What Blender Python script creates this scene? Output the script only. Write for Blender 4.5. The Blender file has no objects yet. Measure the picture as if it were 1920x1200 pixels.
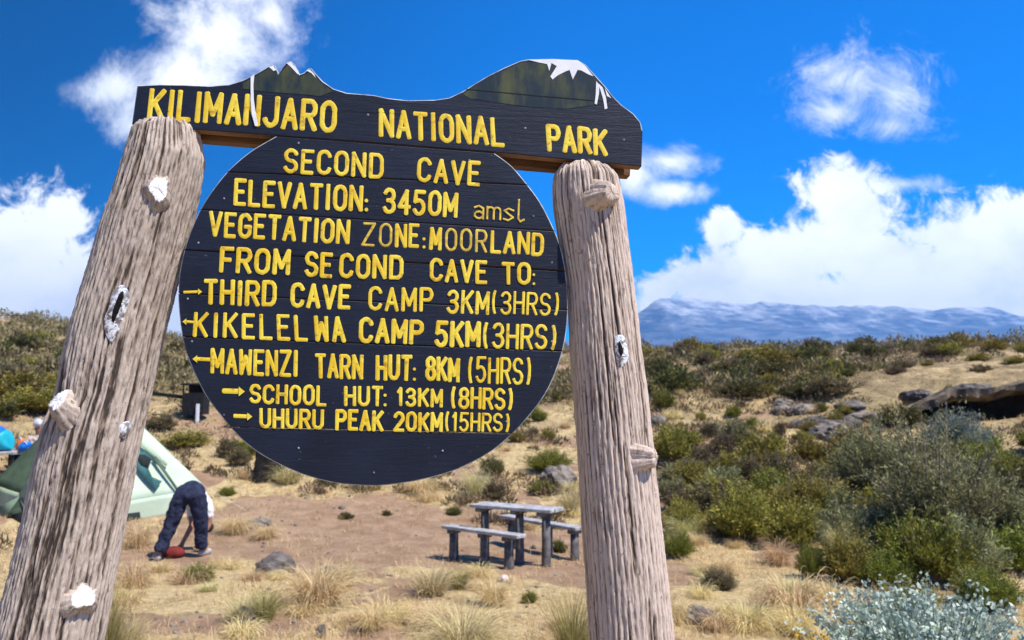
import bpy, bmesh, math, random
import numpy as np
from mathutils import Vector, Matrix
R = math.radians
rnd = random.Random(7)
SC = bpy.context.scene
COL = SC.collection

# ---------------------------------------------------------------- camera
FPX = 28.0 / 36.0 * 1920.0
EYE = np.array([0.0, 0.0, 2.0])
PITCH = math.atan(160.0 / FPX)
cd = bpy.data.cameras.new('camera')
cd.lens = 28.0; cd.sensor_width = 36.0; cd.sensor_fit = 'HORIZONTAL'
cd.clip_start = 0.05; cd.clip_end = 12000.0
cd.dof.use_dof = True; cd.dof.focus_distance = 2.0; cd.dof.aperture_fstop = 5.6
cam = bpy.data.objects.new('camera', cd); COL.objects.link(cam)
cam.location = EYE; cam.rotation_euler = (R(90) + PITCH, 0, 0)
SC.camera = cam
CF = np.array([0, math.cos(PITCH), math.sin(PITCH)]); CU = np.array([0, -math.sin(PITCH), math.cos(PITCH)]); CR = np.array([1.0, 0, 0])
def ray(px, py):
    return CF + CR * ((px - 960) / FPX) + CU * ((600 - py) / FPX)
def at(px, py, y):
    d = ray(px, py); return EYE + d * (y / d[1])

# ---------------------------------------------------------------- light
SUN_EL, SUN_AZ = 58.0, 58.0        # azimuth measured from straight behind the camera towards the right
sv = Vector((math.sin(R(SUN_AZ)) * math.cos(R(SUN_EL)), -math.cos(R(SUN_AZ)) * math.cos(R(SUN_EL)), math.sin(R(SUN_EL))))
sl = bpy.data.lights.new('sun', 'SUN'); sl.energy = 4.3; sl.angle = R(0.5); sl.color = (1.0, 0.935, 0.82)
so = bpy.data.objects.new('sun', sl); COL.objects.link(so); so.location = (20, -20, 40)
so.rotation_euler = (-sv).to_track_quat('-Z', 'Y').to_euler()
SC.view_settings.view_transform = 'Standard'; SC.view_settings.look = 'None'
SC.view_settings.exposure = 0.82; SC.view_settings.gamma = 1.0

# world: sky plus clouds laid out by direction
W = bpy.data.worlds.new('World'); SC.world = W; W.use_nodes = True
nt = W.node_tree; nt.nodes.clear()
class NB:
    def __init__(s, tree): s.t = tree
    def n(s, typ, **k):
        nd = s.t.nodes.new(typ)
        for a, b in k.items(): setattr(nd, a, b)
        return nd
    def setin(s, nd, i, v):
        if v is None: return
        if isinstance(v, bpy.types.NodeSocket): s.t.links.new(v, nd.inputs[i])
        else: nd.inputs[i].default_value = v
    def m(s, op, a, b=None, c=None, clamp=False):
        nd = s.n('ShaderNodeMath', operation=op, use_clamp=clamp)
        s.setin(nd, 0, a); s.setin(nd, 1, b); s.setin(nd, 2, c); return nd.outputs[0]
    def v(s, op, a, b=None):
        nd = s.n('ShaderNodeVectorMath', operation=op)
        s.setin(nd, 0, a); s.setin(nd, 1, b)
        return nd.outputs['Value'] if op in ('LENGTH', 'DOT_PRODUCT') else nd.outputs[0]
    def xyz(s, x, y, z=0.0):
        nd = s.n('ShaderNodeCombineXYZ'); s.setin(nd, 0, x); s.setin(nd, 1, y); s.setin(nd, 2, z); return nd.outputs[0]
    def noise(s, vec, scale, detail=6, rough=0.55, dist=0.0):
        nd = s.n('ShaderNodeTexNoise'); s.setin(nd, 'Vector', vec); nd.inputs['Scale'].default_value = scale
        nd.inputs['Detail'].default_value = detail; nd.inputs['Roughness'].default_value = rough; nd.inputs['Distortion'].default_value = dist
        return nd.outputs['Fac']
    def step(s, x, lo, hi, a=0.0, b=1.0):
        nd = s.n('ShaderNodeMapRange', interpolation_type='SMOOTHSTEP', clamp=True)
        s.setin(nd, 0, x); s.setin(nd, 1, lo); s.setin(nd, 2, hi); s.setin(nd, 3, a); s.setin(nd, 4, b); return nd.outputs[0]
    def mix(s, f, a, b, mode='MIX'):
        nd = s.n('ShaderNodeMix', data_type='RGBA', blend_type=mode)
        s.setin(nd, 0, f)
        for i, v in ((6, a), (7, b)):
            if isinstance(v, (tuple, list)) and len(v) == 3: v = (*v, 1.0)
            s.setin(nd, i, v)
        return nd.outputs[2]
b = NB(nt)
sky = b.n('ShaderNodeTexSky', sky_type='NISHITA'); sky.sun_disc = False
sky.sun_elevation = R(SUN_EL); sky.sun_rotation = R(180 - SUN_AZ)
sky.altitude = 3450; sky.air_density = 1.0; sky.dust_density = 0.3; sky.ozone_density = 2.5
SKY_STRENGTH = 0.10
tc = b.n('ShaderNodeTexCoord'); sp = b.n('ShaderNodeSeparateXYZ'); nt.links.new(tc.outputs['Generated'], sp.inputs[0])
ysafe = b.m('MAXIMUM', sp.outputs[1], 0.08)
uu = b.m('DIVIDE', sp.outputs[0], ysafe); vv = b.m('DIVIDE', sp.outputs[2], ysafe)
P = b.xyz(uu, vv)
def cloud_field(blobs):
    cur = None
    for (cx, cy, rx, ry) in blobs:
        d = ray(cx, cy); c = (d[0] / d[1], d[2] / d[1], 0)
        q = b.v('MULTIPLY', b.v('SUBTRACT', P, c), (FPX / rx, FPX / ry, 0))
        f = b.m('SUBTRACT', 1.0, b.v('LENGTH', q))
        if cur is None: cur = f
        else:
            cur = b.m('SMOOTH_MAX', cur, f, 0.25)
    return cur
cum = [(1578, 372, 100, 86), (1590, 450, 140, 105), (1450, 505, 175, 80), (1320, 535, 160, 60), (1352, 430, 44, 40),
       (1850, 470, 190, 115), (1720, 525, 210, 85), (1950, 455, 200, 130), (1560, 565, 520, 75), (1900, 560, 330, 85),
       (40, 480, 190, 135), (150, 545, 190, 110), (0, 570, 260, 110), (110, 420, 75, 70), (300, 590, 190, 80), (230, 560, 150, 80)]
soft = [(420, 60, 190, 140), (350, 150, 190, 115), (290, 205, 130, 95), (470, -20, 160, 90), (500, 30, 90, 60), (225, 165, 110, 60), (250, 235, 70, 60), (1262, 303, 105, 52), (1262, 358, 100, 36), (1190, 325, 60, 48)]
wisp = [(1600, 150, 170, 110), (1680, 180, 140, 120), (1560, 215, 110, 60), (1660, 235, 110, 50), (1700, 345, 120, 24)]
warp = b.n('ShaderNodeTexNoise'); b.setin(warp, 'Vector', P); warp.inputs['Scale'].default_value = 5.0; warp.inputs['Detail'].default_value = 4
n1 = b.noise(P, 7.0, 9, 0.62, 0.25)
n2 = b.noise(P, 11.0, 11, 0.70, 0.3)
n3 = b.noise(b.v('ADD', P, (0.31, 0.17, 0.0)), 15.0, 12, 0.74, 0.5)
fc = b.m('ADD', b.m('ADD', cloud_field(cum), b.m('MULTIPLY', b.m('SUBTRACT', n1, 0.43), 1.5)), b.m('MULTIPLY', b.m('SUBTRACT', b.noise(P, 26.0, 10, 0.72, 0.5), 0.5), 1.7))
ac = b.step(fc, 0.04, 0.50)
fs = b.m('ADD', cloud_field(soft), b.m('MULTIPLY', b.m('SUBTRACT', n2, 0.5), 1.9))
as_ = b.m('MULTIPLY', b.step(fs, 0.02, 0.95), 0.95)
fw = b.m('ADD', cloud_field(wisp), b.m('MULTIPLY', b.m('SUBTRACT', n3, 0.5), 2.6))
aw = b.m('MULTIPLY', b.step(fw, 0.10, 1.35), 0.82)
front = b.step(sp.outputs[1], 0.10, 0.25)
alpha = b.m('MULTIPLY', b.m('SUBTRACT', 1.0, b.m('MULTIPLY', b.m('MULTIPLY', b.m('SUBTRACT', 1.0, ac), b.m('SUBTRACT', 1.0, as_)), b.m('SUBTRACT', 1.0, aw))), front)
shade = b.step(b.noise(P, 4.5, 6, 0.6, 0.4), 0.38, 0.68)
ccol = b.mix(shade, (9.0, 9.1, 9.3), (6.6, 6.95, 7.6))
tint = b.mix(1.0, sky.outputs[0], (0.004, 0.82, 1.70), 'MULTIPLY')
low = b.step(vv, 0.10, 0.42)      # paler towards the horizon
tint = b.mix(low, b.mix(1.0, tint, (5.0, 1.12, 1.0), 'MULTIPLY'), tint)
polar = b.step(b.m('DIVIDE', sp.outputs[0], b.v('LENGTH', tc.outputs['Generated'])), -0.66, 0.16, 0.30, 1.0)   # polarised darkening away from the sun
tint = b.mix(1.0, tint, b.xyz(polar, polar, polar), 'MULTIPLY')
wc = b.mix(alpha, tint, ccol)
bg = b.n('ShaderNodeBackground'); nt.links.new(wc, bg.inputs[0]); bg.inputs[1].default_value = SKY_STRENGTH
wo = b.n('ShaderNodeOutputWorld'); nt.links.new(bg.outputs[0], wo.inputs[0])

# ---------------------------------------------------------------- helpers
def tag(o, label=None, cat=None, group=None, kind=None):
    if label: o['label'] = label
    if cat: o['category'] = cat
    if group: o['group'] = group
    if kind: o['kind'] = kind
    return o
def empty(name, loc, rz=0.0):
    o = bpy.data.objects.new(name, None); COL.objects.link(o); o.location = loc; o.rotation_euler = (0, 0, rz); o.empty_display_size = 0.1
    return o
def link_mesh(name, me, parent=None):
    o = bpy.data.objects.new(name, me); COL.objects.link(o)
    if parent is not None:
        o.parent = parent
        # geometry is written in world space: undo the parent's placement
        o.matrix_parent_inverse = Matrix.Identity(4)
        if parent.parent is None and parent.type == 'EMPTY': o.location = -Vector(parent.location)
    return o
def np_mesh(name, V, F, mats, smooth=True, tint=None, midx=None):
    V = np.asarray(V, dtype=np.float32); F = np.asarray(F, dtype=np.int32)
    me = bpy.data.meshes.new(name); k = F.shape[1]
    me.vertices.add(len(V)); me.vertices.foreach_set('co', V.ravel())
    me.loops.add(F.size); me.loops.foreach_set('vertex_index', F.ravel())
    me.polygons.add(len(F)); me.polygons.foreach_set('loop_start', np.arange(0, F.size, k, dtype=np.int32))
    try: me.polygons.foreach_set('loop_total', np.full(len(F), k, dtype=np.int32))
    except Exception: pass
    for m in (mats if isinstance(mats, (list, tuple)) else [mats]): me.materials.append(m)
    me.polygons.foreach_set('use_smooth', np.full(len(F), smooth, dtype=bool))
    if midx is not None: me.polygons.foreach_set('material_index', np.asarray(midx, dtype=np.int32))
    me.update(calc_edges=True); me.validate()
    if tint is not None:
        a = me.attributes.new('tint', 'FLOAT', 'POINT'); a.data.foreach_set('value', np.asarray(tint, dtype=np.float32))
    return me
def bm_mesh(name, bm, mats, smooth=False):
    me = bpy.data.meshes.new(name)
    bmesh.ops.recalc_face_normals(bm, faces=bm.faces[:])
    bm.to_mesh(me); bm.free()
    for m in (mats if isinstance(mats, (list, tuple)) else [mats]): me.materials.append(m)
    for p in me.polygons: p.use_smooth = smooth
    return me
def _h(ix, iy, s):
    n = (ix.astype(np.int64) * 374761393 + iy.astype(np.int64) * 668265263 + s * 1442695041) & 0x7fffffff
    n = ((n ^ (n >> 13)) * 1274126177) & 0x7fffffff
    return ((n ^ (n >> 16)) & 0xffff) / 65535.0
def vnoise(x, y, s=0):
    x = np.asarray(x, float); y = np.asarray(y, float)
    ix = np.floor(x); iy = np.floor(y); fx = x - ix; fy = y - iy
    fx = fx * fx * (3 - 2 * fx); fy = fy * fy * (3 - 2 * fy)
    ix = ix.astype(np.int64); iy = iy.astype(np.int64)
    a = _h(ix, iy, s); c = _h(ix + 1, iy, s); d = _h(ix, iy + 1, s); e = _h(ix + 1, iy + 1, s)
    return (a * (1 - fx) + c * fx) * (1 - fy) + (d * (1 - fx) + e * fx) * fy
def fbm(x, y, o=4, s=0):
    t = 0; a = 0.5
    for i in range(o):
        t = t + a * vnoise(x, y, s + 17 * i); a *= 0.5; x = x * 2.03 + 3.1; y = y * 2.03 + 1.7
    return t
def sst(x, a, c):
    t = np.clip((x - a) / (c - a), 0, 1); return t * t * (3 - 2 * t)
def catmull(pts, n=6, closed=True):
    pts = [np.array(p, float) for p in pts]; out = []; N = len(pts)
    for i in range(N if closed else N - 1):
        p0 = pts[(i - 1) % N] if (closed or i > 0) else pts[0]; p1 = pts[i]; p2 = pts[(i + 1) % N]
        p3 = pts[(i + 2) % N] if (closed or i + 2 < N) else pts[-1]
        for k in range(n):
            t = k / n
            out.append(0.5 * (2 * p1 + (p2 - p0) * t + (2 * p0 - 5 * p1 + 4 * p2 - p3) * t * t + (3 * p1 - 3 * p2 + p3 - p0) * t ** 3))
    if not closed: out.append(pts[-1])
    return out

# ---------------------------------------------------------------- materials
def new_mat(name):
    m = bpy.data.materials.new(name); m.use_nodes = True; t = m.node_tree; t.nodes.clear()
    B = NB(t); out = B.n('ShaderNodeOutputMaterial'); pr = B.n('ShaderNodeBsdfPrincipled')
    t.links.new(pr.outputs[0], out.inputs[0])
    return m, B, pr, out
def bump(B, pr, h, strength, dist):
    bp = B.n('ShaderNodeBump'); B.setin(bp, 'Height', h); bp.inputs['Strength'].default_value = strength; bp.inputs['Distance'].default_value = dist
    B.t.links.new(bp.outputs[0], pr.inputs['Normal'])
def objco(B, sc=(1, 1, 1)):
    g = B.n('ShaderNodeNewGeometry'); return B.v('MULTIPLY', g.outputs['Position'], sc)
def simple(name, c1, c2, scale=8, rough=0.7, bstr=0.0, bdist=0.01, stretch=(1, 1, 1), spec=0.3, lo=0.35, hi=0.65, detail=6):
    m, B, pr, out = new_mat(name)
    p = objco(B, stretch); n = B.noise(p, scale, detail, 0.6, 0.2)
    B.setin(pr, 'Base Color', B.mix(B.step(n, lo, hi), c1, c2))
    pr.inputs['Roughness'].default_value = rough; pr.inputs['Specular IOR Level'].default_value = spec
    if bstr: bump(B, pr, B.noise(p, scale * 3, 6, 0.65), bstr, bdist)
    return m
def foliage(name, c1, c2, trans=0.25, rough=0.6, var=0.25):
    m, B, pr, out = new_mat(name)
    at_ = B.n('ShaderNodeAttribute'); at_.attribute_name = 'tint'
    oi = B.n('ShaderNodeObjectInfo')
    c = B.mix(at_.outputs['Fac'], c1, c2)
    hs = B.n('ShaderNodeHueSaturation'); B.setin(hs, 'Color', c)
    B.setin(hs, 'Hue', B.m('ADD', 0.5 - 0.02, B.m('MULTIPLY', oi.outputs['Random'], 0.04)))
    B.setin(hs, 'Value', B.m('ADD', 1.0 - var / 2, B.m('MULTIPLY', oi.outputs['Random'], var)))
    B.setin(pr, 'Base Color', hs.outputs[0]); pr.inputs['Roughness'].default_value = rough; pr.inputs['Specular IOR Level'].default_value = 0.25
    tr = B.n('ShaderNodeBsdfTranslucent'); B.setin(tr, 0, hs.outputs[0])
    mx = B.n('ShaderNodeMixShader'); mx.inputs[0].default_value = trans
    B.t.links.new(pr.outputs[0], mx.inputs[1]); B.t.links.new(tr.outputs[0], mx.inputs[2]); B.t.links.new(mx.outputs[0], out.inputs[0])
    return m
M = {}
M['green'] = foliage('heath_green', (0.085, 0.105, 0.016), (0.33, 0.33, 0.05))
M['olive'] = foliage('heath_olive', (0.125, 0.11, 0.022), (0.42, 0.35, 0.07))
M['dark'] = foliage('heath_dark', (0.06, 0.062, 0.02), (0.205, 0.19, 0.055))
M['brown'] = foliage('heath_brown', (0.10, 0.075, 0.042), (0.27, 0.21, 0.11))
M['greygreen'] = foliage('grey_green_leaf', (0.125, 0.13, 0.05), (0.43, 0.42, 0.20))
M['silver'] = foliage('silver_leaf', (0.26, 0.36, 0.28), (0.74, 0.84, 0.71), 0.2, 0.5)
M['silvery'] = foliage('silvery_grey_leaf', (0.13, 0.17, 0.14), (0.30, 0.35, 0.30), 0.2)
M['straw'] = foliage('dry_straw', (0.48, 0.35, 0.155), (0.88, 0.70, 0.39), 0.3, 0.6, 0.2)
M['yellowgrass'] = foliage('yellow_green_grass', (0.40, 0.35, 0.13), (0.85, 0.75, 0.42), 0.3, 0.55, 0.15)
M['greengrass'] = foliage('green_grass', (0.14, 0.15, 0.04), (0.56, 0.47, 0.18), 0.3, 0.55, 0.15)
M['flower'] = foliage('yellow_flower', (0.75, 0.45, 0.01), (0.95, 0.68, 0.02), 0.25, 0.5, 0.1)
M['twig'] = simple('twig_bark', (0.16, 0.125, 0.09), (0.30, 0.26, 0.21), 30, 0.85)
M['wood_grey'] = simple('shade_grey_wood', (0.075, 0.07, 0.068), (0.17, 0.155, 0.145), 12, 0.75, 0.4, 0.01, (1, 1, 1))  # legs and cross bars; the shade on them is painted into the grey
M['wood_top'] = simple('sun_bleached_plank', (0.27, 0.27, 0.275), (0.47, 0.46, 0.46), 10, 0.6, 0.3, 0.006)
M['rock'] = simple('grey_rock', (0.10, 0.088, 0.074), (0.27, 0.225, 0.185), 5, 0.9, 0.7, 0.05)
M['rock_pink'] = simple('pink_stone', (0.50, 0.40, 0.35), (0.68, 0.57, 0.50), 9, 0.9, 0.4, 0.02)
M['rock_dark'] = simple('dark_lava_rock', (0.07, 0.06, 0.055), (0.19, 0.165, 0.15), 8, 0.95, 0.8, 0.05)
M['black_stump'] = simple('charred_stump', (0.004, 0.003, 0.003), (0.015, 0.011, 0.009), 10, 0.95, 0.8, 0.04)
M['skin'] = simple('brown_skin', (0.30, 0.15, 0.09), (0.40, 0.21, 0.13), 20, 0.55)
M['denim'] = simple('dark_blue_denim', (0.010, 0.013, 0.034), (0.024, 0.030, 0.066), 14, 0.85, 0.5, 0.02)
M['shirt'] = simple('white_shirt', (0.72, 0.72, 0.70), (0.8, 0.8, 0.78), 6, 0.8, 0.3, 0.02)
M['beige'] = simple('beige_shirt', (0.62, 0.48, 0.38), (0.74, 0.60, 0.50), 6, 0.8, 0.3, 0.02)
M['hair'] = simple('black_hair', (0.012, 0.01, 0.009), (0.03, 0.026, 0.022), 60, 0.7)
M['shoe'] = simple('grey_shoe', (0.30, 0.28, 0.25), (0.46, 0.43, 0.39), 20, 0.7)
M['red'] = simple('red_bag_cloth', (0.11, 0.010, 0.009), (0.19, 0.022, 0.018), 14, 0.75, 0.4, 0.02)
M['cap'] = simple('white_cap_cloth', (0.66, 0.64, 0.60), (0.76, 0.75, 0.72), 10, 0.8)
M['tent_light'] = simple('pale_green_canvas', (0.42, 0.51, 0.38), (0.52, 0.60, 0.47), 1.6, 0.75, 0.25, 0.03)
M['tent_shade_green'] = simple('shade_green_canvas', (0.045, 0.075, 0.042), (0.08, 0.12, 0.07), 2.5, 0.8, 0.25, 0.03)  # dark copy of the pale canvas, shade painted in; also one seam strip
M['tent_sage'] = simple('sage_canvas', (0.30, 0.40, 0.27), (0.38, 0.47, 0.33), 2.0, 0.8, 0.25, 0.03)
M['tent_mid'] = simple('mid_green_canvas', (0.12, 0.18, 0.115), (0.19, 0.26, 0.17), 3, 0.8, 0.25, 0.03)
M['tent_teal'] = simple('dark_teal', (0.03, 0.10, 0.10), (0.05, 0.15, 0.145), 4, 0.8)
M['tent_dark'] = simple('dark_sheet', (0.012, 0.018, 0.016), (0.02, 0.028, 0.025), 6, 0.9)
M['blue'] = simple('bright_blue_nylon', (0.005, 0.10, 0.50), (0.01, 0.19, 0.62), 3, 0.5)
M['turq'] = simple('turquoise_nylon', (0.01, 0.32, 0.42), (0.02, 0.42, 0.50), 3, 0.5)
M['white'] = simple('chipped_white_paint', (0.70, 0.70, 0.69), (0.84, 0.84, 0.84), 22, 0.6, 0.5, 0.01)
M['dark_wood'] = simple('dark_stained_wood', (0.007, 0.007, 0.008), (0.017, 0.016, 0.016), 10, 0.7)
M['orange'] = simple('orange_cloth', (0.62, 0.16, 0.04), (0.7, 0.22, 0.06), 10, 0.7)
M['rope'] = simple('pale_cord', (0.5, 0.5, 0.45), (0.6, 0.6, 0.55), 10, 0.8)
M['underside'] = simple('bare_brown_plank', (0.11, 0.05, 0.022), (0.23, 0.115, 0.055), 6, 0.8, 0.5, 0.006, (1, 1, 9))

def board_mat():
    m, B, pr, out = new_mat('black_blue_board_paint')
    p = objco(B, (1.2, 1.2, 14)); p2 = objco(B, (1, 1, 1))
    grain = B.noise(p, 9, 8, 0.65, 0.3); blot = B.noise(p2, 7, 6, 0.6, 0.2); fine = B.noise(p, 40, 6, 0.7)
    c = B.mix(B.step(blot, 0.35, 0.7), (0.0036, 0.0066, 0.0180), (0.0070, 0.0118, 0.0290))
    c = B.mix(B.step(grain, 0.60, 0.80, 0.0, 0.55), c, (0.028, 0.033, 0.046))
    c = B.mix(B.step(B.noise(p2, 85, 3, 0.6), 0.70, 0.78, 0.0, 0.6), c, (0.20, 0.20, 0.21))
    c = B.mix(B.step(B.noise(objco(B, (1, 1, 8)), 5, 8, 0.75, 0.5), 0.60, 0.72, 0.0, 0.5), c, (0.035, 0.042, 0.058))
    B.setin(pr, 'Base Color', c)
    B.setin(pr, 'Roughness', B.step(fine, 0.3, 0.7, 0.42, 0.66)); pr.inputs['Specular IOR Level'].default_value = 0.35
    bump(B, pr, B.m('ADD', B.m('MULTIPLY', fine, 0.5), grain), 0.35, 0.004)
    return m
M['board'] = board_mat()
def letter_mat():
    m, B, pr, out = new_mat('yellow_letter_paint')
    p = objco(B); n = B.noise(p, 55, 6, 0.65, 0.2); n2 = B.noise(p, 16, 3, 0.5)
    c = B.mix(B.step(n2, 0.35, 0.65), (0.80, 0.53, 0.014), (0.90, 0.69, 0.05))
    c = B.mix(B.step(n, 0.54, 0.70, 0.0, 0.9), c, (0.42, 0.21, 0.012))
    c = B.mix(B.step(B.noise(p, 90, 5, 0.7, 0.4), 0.63, 0.72, 0.0, 0.8), c, (0.10, 0.07, 0.02))
    c = B.mix(B.step(B.noise(p, 120, 4, 0.6), 0.66, 0.74, 0.0, 0.8), c, (0.86, 0.74, 0.34))
    B.setin(pr, 'Base Color', c); pr.inputs['Roughness'].default_value = 0.6
    bump(B, pr, n, 0.4, 0.002)
    return m
M['letter'] = letter_mat()
def worn_letter():
    m = M['letter'].copy(); m.name = 'worn_letter_paint'
    return m
M['letter_worn'] = simple('worn_letter_paint', (0.48, 0.32, 0.04), (0.82, 0.58, 0.08), 60, 0.65, 0.3, 0.002)
M['peak'] = simple('painted_peak', (0.007, 0.020, 0.032), (0.075, 0.082, 0.030), 17, 0.55, 0.3, 0.003, (1.0, 1.0, 0.40), 0.3, 0.40, 0.70)
M['trim'] = simple('pale_edge_paint', (0.20, 0.23, 0.26), (0.50, 0.54, 0.58), 28, 0.6, 0.3, 0.002)
M['snow_paint'] = simple('white_snow_paint', (0.78, 0.78, 0.80), (0.86, 0.86, 0.87), 30, 0.55, 0.3, 0.002)
M['nail'] = simple('grey_nail', (0.10, 0.10, 0.11), (0.35, 0.35, 0.37), 60, 0.5)
M['seam'] = simple('dark_seam', (0.004, 0.004, 0.006), (0.008, 0.008, 0.01), 20, 0.8)

def bark_mat(name, c_dark, c_mid, c_light, mott):
    m, B, pr, out = new_mat(name)
    p = objco(B, (1, 1, 0.22)); p2 = objco(B, (1, 1, 0.6))
    at_ = B.n('ShaderNodeAttribute'); at_.attribute_name = 'tint'
    fine = B.noise(p, 130, 6, 0.65, 0.3); blot = B.noise(p2, 9, 6, 0.65, 0.4); big = B.noise(p2, 3.2, 4, 0.6)
    hgt = B.m('ADD', at_.outputs['Fac'], B.m('MULTIPLY', B.m('SUBTRACT', fine, 0.5), 0.7))
    c = B.mix(B.step(hgt, 0.15, 0.72), c_mid, c_light)
    c = B.mix(B.step(hgt, 0.0, 0.30, 1.0, 0.0), c, c_dark)
    c = B.mix(B.step(blot, 0.52, 0.70, 0.0, mott), c, B.mix(0.5, c, c_dark))
    c = B.mix(B.step(big, 0.50, 0.68, 0.0, mott * 0.9), c, B.mix(0.35, c, (c_mid[0] * 0.62, c_mid[1] * 0.56, c_mid[2] * 0.5)))
    c = B.mix(B.step(B.noise(objco(B, (1, 1, .5)), 75, 5, 0.7, 0.5), 0.58, 0.68, 0.0, 0.65), c, c_dark)
    B.setin(pr, 'Base Color', c); pr.inputs['Roughness'].default_value = 0.85; pr.inputs['Specular IOR Level'].default_value = 0.2
    bump(B, pr, B.m('ADD', fine, B.m('MULTIPLY', B.noise(p2, 60, 5, 0.6), 0.5)), 0.55, 0.006)
    return m
M['bark_left'] = bark_mat('weathered_brown_bark', (0.055, 0.042, 0.034), (0.215, 0.16, 0.122), (0.53, 0.44, 0.365), 0.7)
M['bark_right'] = bark_mat('pale_tan_log', (0.065, 0.048, 0.038), (0.285, 0.212, 0.162), (0.62, 0.50, 0.415), 0.3)

# ---------------------------------------------------------------- terrain
LR = np.array([0, 13, 15, 18, 22, 27, 33, 40, 50, 60, 70, 90, 200, 600, 1500, 4500.]); LZ = np.array([0, 0, .2, .62, 1.3, 2.15, 3.3, 4.5, 6.0, 7.1, 7.3, 6.8, 0, -20, -25, -25.])
RR = np.array([0, 12, 14, 16, 18, 20, 23, 26, 30, 35, 40, 46, 55, 80, 200, 600, 1500, 4500.]); RZ = np.array([0, 0, .15, .42, .75, 1.1, 1.65, 2.2, 2.95, 3.75, 4.45, 5.0, 4.9, 3, -6, -20, -25, -25.])
def smooth_interp(r, X, Y):
    return (np.interp(r * 0.96, X, Y) + np.interp(r, X, Y) + np.interp(r * 1.04, X, Y)) / 3
CAVE = (10.2, 17.5, 20.8, 26.0)   # x0, x1, y0, y1
def hz(x, y, dig=True):
    x = np.asarray(x, float); y = np.asarray(y, float)
    r = np.hypot(x, y); az = x / np.maximum(y, 0.3 * r + 1e-6)
    wl = 1 - sst(az, -0.62, -0.18)
    z = wl * smooth_interp(r, LR, LZ) + (1 - wl) * smooth_interp(r, RR, RZ)
    z = z + 0.35 * (1 - sst(r, 2.6, 6.0))
    amp = sst(r, 12, 24)
    cz = sst(x, 7.5, 10) * sst(y, 16.5, 19) * (1 - sst(y, 27, 32))
    amp = amp * (1 - 0.85 * cz)
    z = z + (fbm(x * 0.16, y * 0.16, 3, 5) - 0.44) * 1.1 * amp * np.clip(r / 30, 0, 1.6)
    z = z + (fbm(x * 0.9, y * 0.9, 3, 9) - 0.44) * (0.05 + 0.20 * amp) * sst(r, 4, 8) * (1 - sst(r, 120, 300))
    z = z + (fbm(x * 4.2, y * 4.2, 3, 21) - 0.44) * 0.055 * (1 - sst(r, 30, 60))
    x0, x1, y0, y1 = CAVE
    inx = sst(x, x0 - 3.2, x0 - 0.2) * (1 - sst(x, x1 + 0.5, x1 + 2))
    z = z + inx * sst(y, y0 - 0.1, y0 + 0.15) * (1 - sst(y, y0 + 1.0, y1 + 9)) * 0.44
    hole = (x > x0) & (x < x1) & (y > y0 - 1.1) & (y < y1)
    if dig: z = np.where(hole, np.minimum(z, 1.05), z)
    return z
def ground_at(px, py, tmax=90.0):
    d = ray(px, py); t = np.linspace(3.0, tmax, 4000)
    p = EYE[None, :] + d[None, :] * t[:, None]
    g = p[:, 2] - hz(p[:, 0], p[:, 1]); i = np.argmax(g < 0) if (g < 0).any() else len(t) - 1
    q = p[i]; return np.array([q[0], q[1], float(hz(q[0], q[1]))])
def poly_sd(x, y, poly):
    x = np.asarray(x, float); d = np.full(x.shape, 1e9); ins = np.zeros(x.shape, bool); n = len(poly)
    for i in range(n):
        ax, ay = poly[i]; bx, by = poly[(i + 1) % n]
        ex, ey = bx - ax, by - ay; t = np.clip(((x - ax) * ex + (y - ay) * ey) / (ex * ex + ey * ey), 0, 1)
        d = np.minimum(d, np.hypot(x - ax - ex * t, y - ay - ey * t))
        ins ^= ((ay > y) != (by > y)) & (x < ex * (y - ay) / (ey + 1e-12) + ax)
    return np.where(ins, -d, d)
def gp(px, py): q = ground_at(px, py); return (q[0], q[1])
DIRT1 = [gp(*p) for p in ((190, 1040), (290, 1010), (420, 940), (520, 930), (720, 925), (860, 962), (1000, 985), (1130, 1010), (1130, 1088), (960, 1080), (760, 1060), (690, 1120), (560, 1060), (470, 1035), (400, 1060), (300, 1075), (200, 1085))]
DIRT2 = [gp(*p) for p in ((690, 1080), (770, 1120), (730, 1199), (560, 1199), (640, 1140))]
DIRT3 = [gp(*p) for p in ((1235, 1050), (1330, 1060), (1310, 1085), (1240, 1090))]
def dirt_mask(x, y):
    n = (fbm(x * 1.3, y * 1.3, 4, 31) - 0.47) * 2.2 + (fbm(x * 5, y * 5, 3, 33) - 0.44) * 0.9
    sd = np.minimum(np.minimum(poly_sd(x, y, DIRT1), poly_sd(x, y, DIRT2) + 0.15), poly_sd(x, y, DIRT3))
    a = 1 - sst(sd + n * 0.55, -0.25, 0.30)
    r = np.hypot(x, y)
    patches = sst(fbm(x * 0.8 + 9, y * 0.8, 4, 41) + 0.06 * (fbm(x * 6, y * 6, 2, 42) - 0.4), 0.52, 0.60) * 0.85
    return np.maximum(a, patches * (1 - 0.25 * sst(r, 14, 20)))
def radii():
    r = list(np.linspace(0.4, 5, 16)) + list(np.arange(5.1, 28, 0.075)) + list(np.geomspace(28, 95, 150)) + list(np.geomspace(98, 4200, 46))
    return np.array(r)
rr = radii()
ang = np.concatenate([np.linspace(-42, 42, 620), np.linspace(46, 314, 68)])
ang = R(1.0) * ang
A, RRg = np.meshgrid(ang, rr)
X = RRg * np.sin(A); Y = RRg * np.cos(A); Z = hz(X, Y)
nr, na = X.shape
V = np.stack([X.ravel(), Y.ravel(), Z.ravel()], 1)
ii, jj = np.meshgrid(np.arange(nr - 1), np.arange(na), indexing='ij'); j2 = (jj + 1) % na
F = np.stack([ii * na + jj, ii * na + j2, (ii + 1) * na + j2, (ii + 1) * na + jj], -1).reshape(-1, 4)[:, ::-1]
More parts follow.
